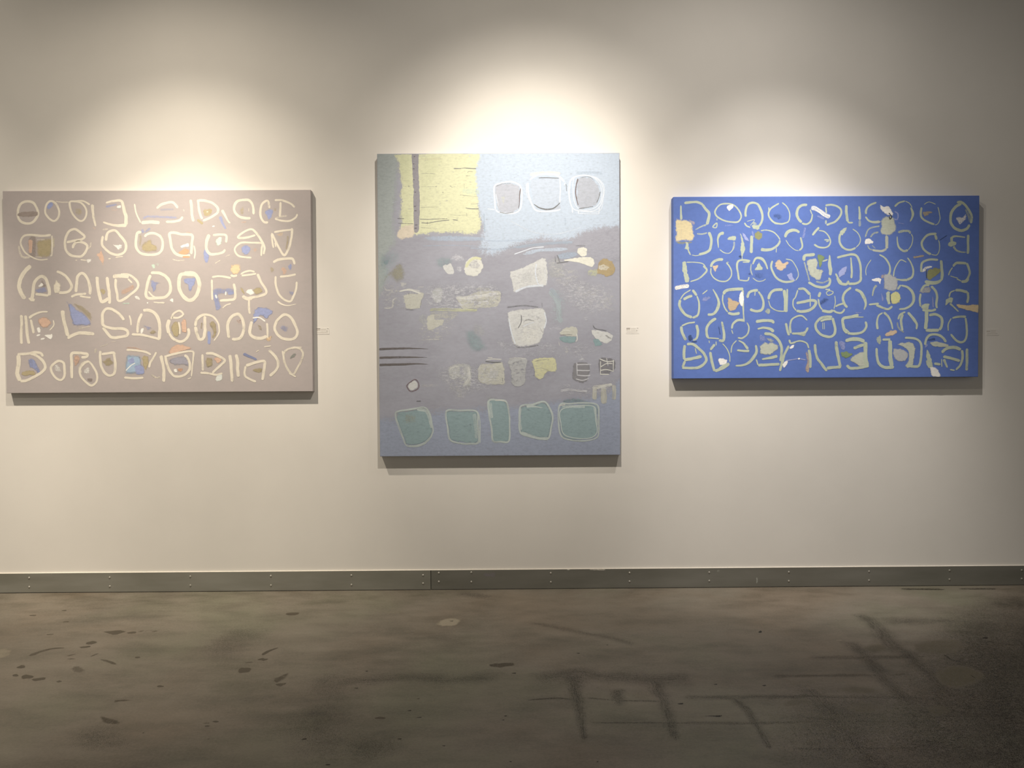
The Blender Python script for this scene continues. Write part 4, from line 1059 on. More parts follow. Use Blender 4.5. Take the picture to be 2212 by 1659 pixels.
RIGHT = """
S c w=13.5: -712,422 -676,426 -645,426 -617,413
S c w=13.5>17.4: -623,416 -601,388 -587,369 -591,339 -599,314
S c w=11.2>5.06 a=.7: -599,314 -624,306 -657,289
S c w=7.87>14: -728,411 -728,378 -726,339
P k a=.7 s=.5: -752,233 -675,231 -679,221 -720,215 -746,222
P o a=.5 s=.5: -691,341 -659,330 -660,311 -674,317
S t w=3.93: -703,231 -700,212
P t: -761,342 -727,346 -702,345 -671,331 -662,311 -660,273 -656,250 -675,230 -714,231 -757,226 -759,268 -761,309
C c w=8.99: -503,418 -472,414 -447,396 -430,368 -428,346 -445,327 -478,327 -514,335 -545,352 -558,374 -550,396 -531,413
P w: -501,404 -483,414 -465,414 -469,395 -487,380 -497,390
C c w=6.74: -569,302 -559,315 -548,322 -551,300
S c w=4.21: -548,347 -548,333
S v w=11.2 a=.3 s=.7: -512,310 -464,310
S c w=12.9: -405,351 -405,382 -394,412 -371,422 -346,415 -330,390 -321,359 -324,329 -338,304
S c w=8.43: -411,324 -400,307 -380,299
P c: -376,310 -361,315 -334,309 -336,293 -350,286 -369,292
S c w=3.37: -400,329 -361,337 -383,307
P c a=.7: -372,321 -361,328 -347,315 -366,310
P n a=.55 s=.6: -271,367 -249,371 -222,364 -225,341 -243,335 -266,348
S c w=9.55: -237,419 -265,403 -282,389 -291,367 -282,342 -260,323 -227,316 -201,322
S c w=6.74: -223,423 -202,405 -188,380 -184,353 -191,328 -210,320 -238,316 -263,319
S c w=7.02: -289,400 -288,376
S c w=8.43 a=.8: -649,270 -624,267 -596,274
S c w=16.3>14: -589,278 -577,247 -577,217 -585,189 -605,175 -639,166
S c w=4.5: -675,164 -653,160 -630,165
P c: -703,228 -692,226 -686,189 -677,166 -684,163 -700,189 -715,193 -707,209
S c w=18>4.5: -512,274 -534,266 -543,244 -543,222 -540,197
S c w=5.62: -535,191 -513,175 -487,172 -470,188 -465,210
S c w=9.83 a=.6: -463,230 -462,210 -468,188
P c: -497,246 -473,259 -451,256 -455,234 -476,237 -493,237
P c: -435,278 -421,257 -413,230 -406,196 -413,171 -423,144 -429,169 -434,205 -428,230
P v: -422,273 -405,263 -393,243 -389,232 -406,236 -415,249
S v w=8.99 a=.6: -372,282 -365,249
S c w=16.9: -375,260 -375,221 -377,171
P k s=.3: -360,274 -339,282 -320,268 -323,247 -341,236 -360,250
S c w=7.31: -330,283 -299,286 -266,276 -244,256 -232,237
S c w=11.2>17.4: -232,237 -241,215 -269,193 -300,187 -330,189
S c w=5.06: -251,198 -252,173
P n: -440,158 -428,162 -424,148 -436,149
S c w=4.5: -423,160 -422,135
P c: -723,128 -703,132 -695,87 -684,34 -707,28 -719,78
S c w=5.62: -701,128 -653,127 -619,120 -603,100
S c w=12.9>6.18: -617,111 -599,89 -614,67 -642,45 -682,31
S c w=14.6: -516,141 -546,139 -569,125 -580,103
S c w=7.31: -578,100 -578,72 -561,47 -533,33 -502,33 -480,52 -475,77 -485,105 -502,125
P o: -571,108 -555,112 -541,112 -549,91 -557,79 -570,96
S c w=8.43 a=.6: -502,125 -488,127
S c w=11.2: -381,132 -420,138 -443,130 -448,105 -443,74 -438,38
S c w=7.31: -438,38 -396,35 -387,54
S c w=7.02: -420,127 -384,127
P n a=.7: -393,66 -384,74 -380,62
P n a=.3 s=.6: -367,77 -323,79 -311,54 -339,37 -365,54
S c w=7.87>15.2>7.31: -370,115 -356,143 -336,147 -317,137 -303,115 -294,90
S c w=7.02 a=.7: -376,121 -379,88 -370,60
S c w=5.06: -370,49 -345,32 -320,33 -303,43
P c: -355,101 -339,125 -327,115 -320,99 -325,86 -360,86
P o: -260,118 -236,143 -217,125 -187,134 -196,106 -222,80 -249,91
P v: -201,65 -170,71 -166,53 -154,30 -184,36 -192,53
S c w=10.7>13.5: -270,134 -277,107 -268,76 -250,48 -222,31 -192,27 -161,34
S c w=5.62: -205,142 -175,134 -158,112 -144,84 -141,56 -155,34
S c w=14.6: -96,410 -124,408 -143,391 -149,366 -141,341 -124,322
S c w=11.2>7.87: -124,319 -102,314 -82,325 -74,344 -71,366
S c w=6.18: -82,388 -74,363
P v a=.4 s=.6: -48,360 -12,352 -12,334 -46,348
S c w=11.2: -7,407 18,410 46,405 69,390 74,373 66,351 44,327 18,316 -1,310
S c w=7.87: -4,401 -1,368
S c w=11.8 a=.75: -2,335 -4,313
S w w=22.5 d=.45: -79,395 -57,392 -32,377 -7,360 18,349
S c w=14.6: 99,409 99,373 102,346 105,326
S c w=8.99: 105,329 113,321 133,321
S c w=8.43>16.3: 162,403 166,367 166,334
S c w=14.6 a=.55: 166,334 166,301
S c w=11.2: 250,421 225,411 205,397 197,378 198,362
S c w=9.83>15.5: 194,351 211,331 236,323 266,325
S gg w=16.3: 301,256 302,226 302,190
S gg w=11.8: 229,184 257,180 279,179 302,190
S gg w=11.2: 246,323 271,325
P gg: 287,351 315,357 339,344 351,316 350,282 335,263 313,252 293,252 272,263 264,283 270,306 267,328
P w: 261,412 287,403 312,403 332,377 336,348 318,355 301,355 278,377
P w a=.6: 311,414 318,406 330,381
S dk w=6.18: 311,369 326,350 318,337 313,353
S v w=7.31 a=.8: 340,377 357,363 354,336 337,339
S c w=8.43 a=.8: 267,303 222,295 205,279 194,248
S c w=10.1 a=.7: 261,273 236,267 219,248
S c w=7.87 a=.6: 205,209 217,190 247,182
S c w=5.62 a=.5: 228,209 247,190
P w: 196,238 217,242 240,226 231,216 197,211 190,226
S c w=15.2>18.5>14: -208,248 -197,273 -174,284 -152,283 -135,272
S c w=4.5: -204,237 -186,209 -158,187 -138,182
S c w=10.1: -138,184 -124,195 -121,211 -127,236 -130,250
S v w=14.6 a=.5 s=.5: -107,300 -113,264 -121,242
S c w=12.9: -37,299 -54,280 -71,258
S c w=6.18>10.7: -40,283 -12,277 10,255 20,227 10,205 -12,197 -40,200 -63,214
S c w=7.31: -12,236 16,235
S c w=5.62: -4,227 13,229
P c: 62,271 85,294 103,295 83,259 71,262
S c w=11.8: 69,268 64,241 69,216 88,193 119,185 147,196
S c w=5.62: 147,196 166,218 169,243 155,271 130,290
S c w=11.8>7.87: 340,399 362,418 393,427
S c w=5.06: 393,427 415,415 429,393
S c w=8.43>15.2>6.18: 421,396 432,366 428,344 418,324
S v w=3.37 a=.7: 357,319 390,313
S c w=5.06: 487,409 512,422 547,410
S c w=11.2: 476,396 472,371 474,349 490,332 518,318 541,310
S c w=5.06: 541,307 557,313 568,337 564,370 557,398
P ob a=.9 s=.4: 481,376 526,378 536,368 513,359 490,345 481,360
S c w=15.5: 676,414 646,397 626,370 621,342 624,315 644,290 674,279 702,287 718,309
S c w=14: 651,418 673,421 696,403 718,372 727,345 723,314
P w a=.75 s=.4: 647,340 663,349 679,345 696,366 703,347 688,324 668,307 653,323
S c w=12.6 a=.5: 696,386 713,347 718,320
S c w=12.9 a=.8: 357,271 385,278 413,277 421,264
S c w=6.18>14: 354,253 355,225 363,197 388,178 410,183
S c w=5.62: 410,183 427,211 432,244 424,264
S c w=12.9: 552,263 535,263 508,258 485,236 477,211 488,186 508,169 525,161
S c w=5.62: 525,161 553,158 566,183 566,216 561,232
S c w=12.9: 544,260 552,232
S n w=4.5: 567,231 605,256
S c w=12.6>6.18: 627,246 649,251 697,245
S c w=15.5: 627,249 627,215
P c: 607,203 616,225 648,225 651,209 630,197
S c w=13.5>5.62 a=.85: 636,202 650,182 675,172 700,171
S c w=14.6: 711,259 709,223 711,187 708,162
S c w=4.5: 225,137 206,110 197,82 200,57
S c w=8.43>12.9: 264,162 292,145 312,117 319,90 315,67 303,51
P gr: 280,61 295,69 337,61 359,39 364,12 353,-18 322,-27 287,-11 284,24
S o w=19 a=.6 s=.5: 273,43 288,61
P w: 225,39 258,46 274,35 270,9 261,23 234,29
S c w=5.06>8.43: 402,122 374,134 355,114 341,84 336,51
S c w=7.02>14.6: 405,146 422,122 433,95 436,72 428,47 403,34
S c w=14.6>7.31: 408,34 375,34 344,40
S ob w=15.5>12.6 s=.6: 433,146 461,150 491,155
P k: 505,86 539,95 574,92 574,73 536,40 508,34
P w a=.85: 474,71 492,98 514,105 543,100 508,88 497,76
S dk w=3.93: 500,89 503,39
S c w=12.6: 475,72 478,114 497,130 525,136 561,133
S c w=15.7: 575,133 578,94 581,66 578,38
S c w=11.8: 584,44 567,27 531,23 495,28
S c w=15.2: 495,30 510,17 548,17 574,30
S c w=14.6: 634,99 650,116 675,118 703,115
S c w=12.9: 703,118 714,93 719,65 709,40 695,24
S c w=7.31: 634,96 620,77 612,55
S c w=5.06: 620,53 662,41
S c w=7.59: 653,39 679,26
S c w=15.2: 676,24 702,27 713,44
S c w=8.43 a=.7: -112,128 -99,83 -85,31
S c w=13.3: -91,26 -57,7 -19,-1 11,10 19,33 11,48
S c w=9.48 a=.6: -53,29 -19,22 15,37
P gg: -100,133 -68,146 -47,143 -39,119 -43,97 -19,89 -16,69 -29,34 -52,37 -74,49 -83,58 -95,92
P k2 s=.3: -47,160 -26,165 -8,147 -20,121 -29,95 -38,99 -41,125
S c w=8.99: -21,128 7,138
S c w=7.31>21.9>14.6: 16,161 16,111 21,83 18,58
S c w=16.3>17.4: -57,164 -85,161 -110,156 -112,131
P v s=.3: 62,77 77,98 104,106 101,76 85,56 62,50
S c w=12.9: 52,147 85,155 127,163 152,154 166,124 172,90 172,40
S c w=8.43>11.8: 122,149 125,110 127,74 125,43
S c w=9.55>12.9: 46,69 60,41 77,21
S c w=15.2: 53,48 68,21 98,14 113,32
S c w=13.7: 110,15 151,19 170,32 174,54
S w w=22.8 d=.4: -760,-1 -724,6 -687,11
S c w=14.4: -671,-39 -694,-46 -717,-58
S c w=6.83: -679,-9 -713,-31 -732,-58
S c w=15.2: -732,-58 -736,-84 -725,-110 -706,-133 -672,-148
S c w=13.7>8.34: -672,-150 -646,-137 -638,-111 -638,-73 -649,-39
S c w=13.7: -671,-9 -649,-39
P v a=.6 s=.4: -619,-47 -575,-43 -587,-59 -616,-71
S c w=6.07: -622,-32 -595,-11
S c w=6.07>17.4>12.9: -569,-6 -550,-40 -539,-74 -547,-107 -566,-130 -596,-134
P o3: -496,-52 -467,-58 -438,-70 -443,-94 -467,-118 -491,-113
S c w=16.7: -415,-6 -459,-8 -501,-14 -518,-32
S c w=8.34: -518,-32 -520,-66 -509,-100 -494,-123
S c w=15.2: -494,-125 -467,-132 -433,-127
S c w=12.9>6.83: -419,-10 -418,-63 -416,-123 -412,-172
P w: -438,-40 -420,-15 -412,-48 -420,-96 -436,-82
S c w=15.2: -397,-52 -387,-25 -361,-14 -342,-16
S c w=10.6>15.9: -342,-18 -323,-48 -315,-78 -323,-109 -350,-118 -384,-108
S c w=5.31: -357,-18 -359,-42
P c a=.8: -310,-120 -296,-103 -279,-112 -288,-134
S c w=15.2: -217,-11 -258,-13 -281,-30 -291,-60
S c w=6.83: -291,-63 -278,-97 -247,-116 -209,-120
S c w=17.4: -213,-11 -205,-64 -206,-124
S c w=9.86: -196,-7 -197,-64 -199,-124
S c w=11.4>16.7: -143,-8 -113,-8 -94,-23 -83,-38
S c w=7.59: -143,-12 -155,-49 -166,-64 -166,-94 -151,-117
S c w=15.2: -151,-117 -121,-121 -83,-113 -57,-91 -53,-72 -75,-65 -113,-72 -151,-79
S c w=6.07: -81,-34 -81,-98
P n a=.4 s=.6: -38,-76 -15,-48 17,-61 -7,-84 -35,-93
S c w=15.9: -30,-23 -40,-50
S c w=8.34: -41,-57 -34,-91 -19,-114
S c w=15.9: -23,-117 15,-123 34,-114
S c w=5.31: 38,-110 45,-76 42,-42
C c w=5.31: 0,-27 15,-18 34,-24 27,-35 8,-40
P c: -5,-7 17,-7 17,-18 -5,-15
S c w=10.6: 45,-97 64,-88 87,-82
S c w=10.6: 34,-114 49,-125 72,-129 87,-118 91,-107
S c w=14.4: 125,-2 95,-24 83,-54 91,-84 106,-103
S c w=12.9>18.2>6.83: 144,-11 170,-24 189,-54 198,-85 189,-115
S c w=13.7>7.59 a=.85: 253,9 238,-10 231,-47
S c w=10.6: 212,-88 265,-83
S c w=12.1: 249,-90 283,-104 310,-111 333,-97
P c: 298,-29 322,-24 326,-83 305,-79
P v a=.7: 275,-31 289,-59 280,-72
S n w=5.31: 320,-29 322,-81
S c w=11.4: 356,-14 374,10
P y s=.2: 324,-36 352,-20 372,-37 377,-59 360,-83 329,-87 323,-63
S c w=9.86>17.4>9.1: 374,8 408,-3 431,-26 439,-59 428,-89 398,-108 364,-112
P gr a=.8 s=.3: 467,-27 495,2 523,-3 519,-31
S c w=12.1: 473,-22 491,4 518,8
S c w=13.7: 525,4 548,-22 556,-52 552,-86 556,-109
S c w=12.1: 473,-33 469,-67 473,-101
P c: 471,-106 492,-84 520,-85 508,-115
S c w=13.7: 481,-116 526,-120 552,-113
S v w=8.34 a=.6: 533,-49 537,-105
S c w=15.2: 646,-19 672,-19 699,-27 710,-27
S c w=8.34: 646,-19 623,-30 616,-53
P c: 603,-60 636,-55 633,-81 616,-84 597,-96
S c w=11.4>6.83: 620,-83 643,-105 665,-126
S c w=13.7: 710,-27 712,-57 706,-83
P p: 656,-86 699,-91 764,-92 763,-132 718,-122 661,-105
S c w=13.7>7.59: 258,-213 254,-179 262,-145 284,-128
S c w=13.7>8.34: 288,-126 311,-149 326,-179 334,-213
P c a=.8 s=.4: 249,-267 270,-237 279,-266 270,-290
P o s=.4: 290,-244 311,-221 358,-215 350,-237 315,-249
S c w=17.4>11.4: 383,-134 375,-168 379,-198 383,-221
S c w=9.86: 360,-164 371,-138 398,-125
S c w=9.48 a=.6: 356,-176 364,-206 390,-229
S c w=12.9>16.7>8.34: 409,-127 435,-157 454,-187 453,-214
S c w=19.7: 503,-120 503,-165 498,-214
S c w=17.4: 498,-218 534,-218 568,-218
S c w=15.2: 568,-218 579,-196 579,-158 549,-139 515,-143
S c w=15.2>9.48: 703,-151 662,-151 632,-158
S c w=7.59: 628,-158 613,-188 613,-222
S c w=12.1: 699,-155 705,-196 706,-241 696,-271 674,-279 651,-267 625,-237
P n a=.8: -697,-243 -677,-233 -667,-255 -685,-264
S n w=6.83: -677,-269 -647,-268
S c w=9.1: -657,-171 -695,-177 -726,-190
S c w=15.9: -728,-190 -722,-224 -704,-262
S c w=15.9>9.86: -650,-183 -644,-220 -650,-251 -669,-262
S c w=15.9: -551,-153 -577,-168 -597,-194 -601,-224 -593,-251
S c w=12.1>16.7: -524,-168 -517,-206 -513,-236 -517,-263 -540,-262
S c w=6.83: -597,-251 -574,-251 -536,-255
S n w=8.34 a=.4 s=.6: -540,-191 -532,-236
S c w=5.69: -588,-262 -586,-277
S c w=5.69: -553,-266 -552,-289
S c w=15.2>11.4: -410,-163 -445,-163 -467,-180 -475,-206
S c w=6.07: -475,-210 -468,-232
S c w=6.83>11.4: -399,-172 -388,-199 -396,-233 -422,-252 -445,-250
S c w=16.7: -354,-171 -316,-165 -274,-167 -263,-180
S c w=10.6>18.2: -346,-207 -316,-201 -282,-207 -263,-222
S c w=12.9>7.59: -178,-230 -182,-196 -174,-162 -148,-145 -121,-143 -95,-166
S c w=13.7: -203,-177 -195,-215 -186,-241
S c w=12.1: -174,-230 -136,-230 -106,-223 -91,-200
P c a=.8: -161,-228 -101,-221 -113,-247
S c w=14.4: 30,-148 -4,-148 -34,-159 -53,-185 -49,-212 -23,-238 15,-248 38,-238 45,-212 38,-178 30,-152
S c w=12.9: -30,-170 -4,-161 27,-159
S c w=3.79: -19,-174 -17,-212
S c w=3.79: -11,-174 -9,-212
S c w=16.7: 163,-139 121,-150 87,-156 83,-178 91,-212 106,-231
S c w=7.59: 91,-205 117,-227
S c w=13.7: 106,-231 148,-233 182,-224 201,-198 197,-171
S c w=6.07: 129,-150 189,-150
S v w=4.55 a=.5: 144,-128 178,-128
S c w=15.2: -700,-281 -669,-281 -639,-304 -613,-330 -602,-361 -617,-383 -644,-398 -686,-400 -724,-398
S c w=17.4: -714,-360 -674,-353 -624,-342
S c w=15.2: -709,-284 -714,-326 -712,-360
S c w=14.4: -708,-364 -722,-398
S c w=6.07: -658,-300 -651,-330
P w: -546,-357 -525,-349 -497,-360 -501,-382 -529,-390 -540,-377
P c: -539,-396 -497,-374 -501,-392 -530,-413
S c w=15.9>11.4: -559,-281 -582,-311
S c w=15.9: -582,-319 -575,-365 -560,-418
S c w=6.07: -521,-278 -499,-304 -485,-338 -484,-372
S c w=17.4: -560,-416 -530,-406 -503,-391 -487,-376
S c w=6.07: -478,-327 -472,-289 -449,-263
S c w=6.07>16.7: -441,-263 -415,-278 -392,-308
S c w=16.7>9.86: -385,-316 -415,-316 -449,-312
S c w=10.6>17.4>9.1: -354,-286 -350,-320 -366,-350 -392,-377 -423,-388 -457,-390
P v a=.5 s=.5: -336,-235 -312,-239 -299,-264 -333,-269
P gg a=.6: -302,-251 -261,-262 -277,-276
P gg: -337,-290 -312,-273 -271,-273 -234,-294 -259,-326 -297,-341 -333,-329
S c w=15.9: -312,-229 -270,-237 -240,-264 -225,-298 -225,-339 -229,-370
S c w=9.86>19: -324,-358 -278,-351 -244,-343
S c w=8.34: -351,-358 -343,-388
S c w=15.9: -343,-388 -294,-386 -233,-383
S c w=14.4: -187,-290 -210,-336 -221,-374 -233,-419
P o a=.75 s=.5: -108,-325 -91,-323 -82,-385 -87,-427 -108,-413 -99,-366
S c w=11.4: -186,-260 -178,-279 -152,-272
S c w=9.1: -159,-272 -129,-268 -99,-279 -87,-306
S c w=15.9: -87,-310 -80,-359 -80,-404
P w: -218,-379 -193,-365 -197,-390 -213,-402
P w: -185,-306 -174,-289 -158,-285 -166,-303
S v w=6.07 a=.9: -205,-366 -175,-362 -137,-357 -102,-363
P w: -142,-354 -133,-352 -132,-360 -141,-361
S c w=15.2: -57,-283 -53,-325 -42,-359 -19,-389 4,-420
S c w=17.4: 2,-405 38,-401 76,-399
S c w=17.4: 49,-269 53,-310 61,-352 72,-401
P v a=.7 s=.3: 63,-271 96,-275 96,-312 74,-312
P gg: 115,-361 148,-335 189,-320 206,-368 218,-396 171,-400 135,-380
S c w=19.7: 95,-269 129,-260 167,-262 193,-273
S c w=23.5: 197,-273 197,-315 197,-360 208,-394
S c w=15.9: 102,-390 121,-405 155,-405 216,-394
S c w=17.4: 136,-307 163,-296 189,-288
P k2 s=.3: 70,-329 99,-320 135,-333 122,-351 82,-352
S c w=12.9>18.2: 253,-304 255,-349 266,-383 293,-402 342,-402
S c w=23.5: 321,-266 321,-311 323,-357 330,-398
S c w=12.1: 281,-264 323,-262
S c w=13.7: 394,-255 436,-257 466,-270 478,-293 478,-335 474,-376 463,-403
P gg: 351,-286 398,-275 437,-280 450,-316 442,-370 430,-405 393,-402 411,-368 410,-323 385,-302
P gr s=.2: 336,-311 372,-306 407,-322 412,-355 391,-374 356,-374 336,-350
S c w=15.9: 399,-391 436,-399 467,-399
P n a=.5 s=.5: 510,-263 542,-253 547,-268 514,-273
S c w=13.7: 496,-293 504,-259 526,-240 560,-241 587,-256 602,-279
P gg: 521,-282 549,-273 611,-288 612,-303 549,-303
S v w=9.86 a=.7: 497,-305 508,-286
P c: 503,-318 520,-326 536,-380 537,-408 508,-405 501,-361
S c w=13.7: 542,-384 576,-390
P w: 518,-407 550,-401 582,-452 538,-453
S c w=6.07: 580,-361 582,-403
S c w=17.4: 580,-331 606,-309 648,-305 678,-317
S c w=15.9>10.6: 682,-317 686,-354 675,-392 652,-418
S c w=8.34: 648,-420 622,-415
S c w=15.9: 587,-350 625,-358 674,-373
S c w=17.4>9.1: 591,-362 610,-407
S c w=15.9: 708,-309 708,-362 707,-422
"""
pal_l = palette('taupe', dict(c=(232, 226, 212), b=(158, 168, 208), k=(182, 171, 142), o=(216, 186, 168), o2=(218, 174, 144), w=(246, 246, 240),
                              m=(208, 232, 218), g=(160, 150, 146), p=(234, 208, 174), bg=(166, 166, 180), bd=(136, 144, 178),
                              y=(222, 216, 186), b1=(166, 190, 216), bk=(152, 156, 152), w1=(226, 232, 230)))
painting(-2.4987, -0.9703, 1.0136, 2.0196, 0.034, canvas_material('taupe_ground', (184, 177, 177), 0.022, (1, 1, 1.6)), LEFT, pal_l,
         'wide taupe abstract painting with rows of cream loops and blue and ochre dabs', 0.42)
MG = (1.0, 1.055, 1.17)
pal_m = palette('grey', dict(sky=(180, 190, 199), sky2=(184, 202, 212), sky3=(166, 178, 190), col=(160, 165, 160), peri=(156, 162, 175), teal=(146, 160, 160),
                             teal2=(128, 150, 150), yel=(204, 203, 166), yg=(194, 195, 156), yd=(192, 188, 150), yteal=(188, 198, 170), pch=(206, 194, 172),
                             strp=(146, 142, 143), dkp=(112, 106, 110), dk=(112, 112, 110), dk2=(112, 98, 96), bgr=(160, 172, 182), wh=(206, 210, 212),
                             cup=(174, 176, 181), cup2=(180, 188, 196), cup3=(168, 171, 176), crm=(208, 206, 194), crw=(200, 199, 192), gry=(157, 156, 161),
                             olv=(152, 148, 126), lil=(200, 199, 198), pot=(186, 184, 170), grl=(174, 174, 170), strk=(106, 100, 96), tl=(178, 190, 188),
                             tl2=(136, 156, 155), yhi=(216, 213, 196), brn=(166, 148, 112), rust=(128, 110, 110), yel2=(198, 195, 156), dkg=(136, 134, 134),
                             jar=(146, 164, 163), jl=(186, 194, 186)), g=MG)
painting(-0.6365, 0.5696, 0.6852, 2.1932, 0.045, canvas_material('grey_ground', tint((157, 156, 161), MG), 0.05, (1, 1, 2.2)), MID, pal_m,
         'tall grey and pale blue abstract painting with a yellow block and five green jars', 0.38, (0.18, 0.42))
pal_r = palette('blue', dict(c=(186, 197, 180), t=(218, 206, 170), k=(148, 151, 112), o=(208, 188, 164), ob=(176, 164, 144), o3=(194, 174, 146), w=(240, 240, 238),
                             v=(162, 172, 220), n=(66, 86, 132), y=(210, 210, 156), gg=(190, 196, 184), gr=(180, 184, 188), dk=(70, 74, 84), k2=(130, 150, 112),
                             p=(220, 202, 168)))
painting(0.8361, 2.368, 1.0667, 1.9728, 0.050, canvas_material('blue_ground', (97, 123, 192), 0.045, (1, 1, 1.4)), RIGHT, pal_r,
         'wide bright blue abstract painting with rows of pale green loops', 0.28)

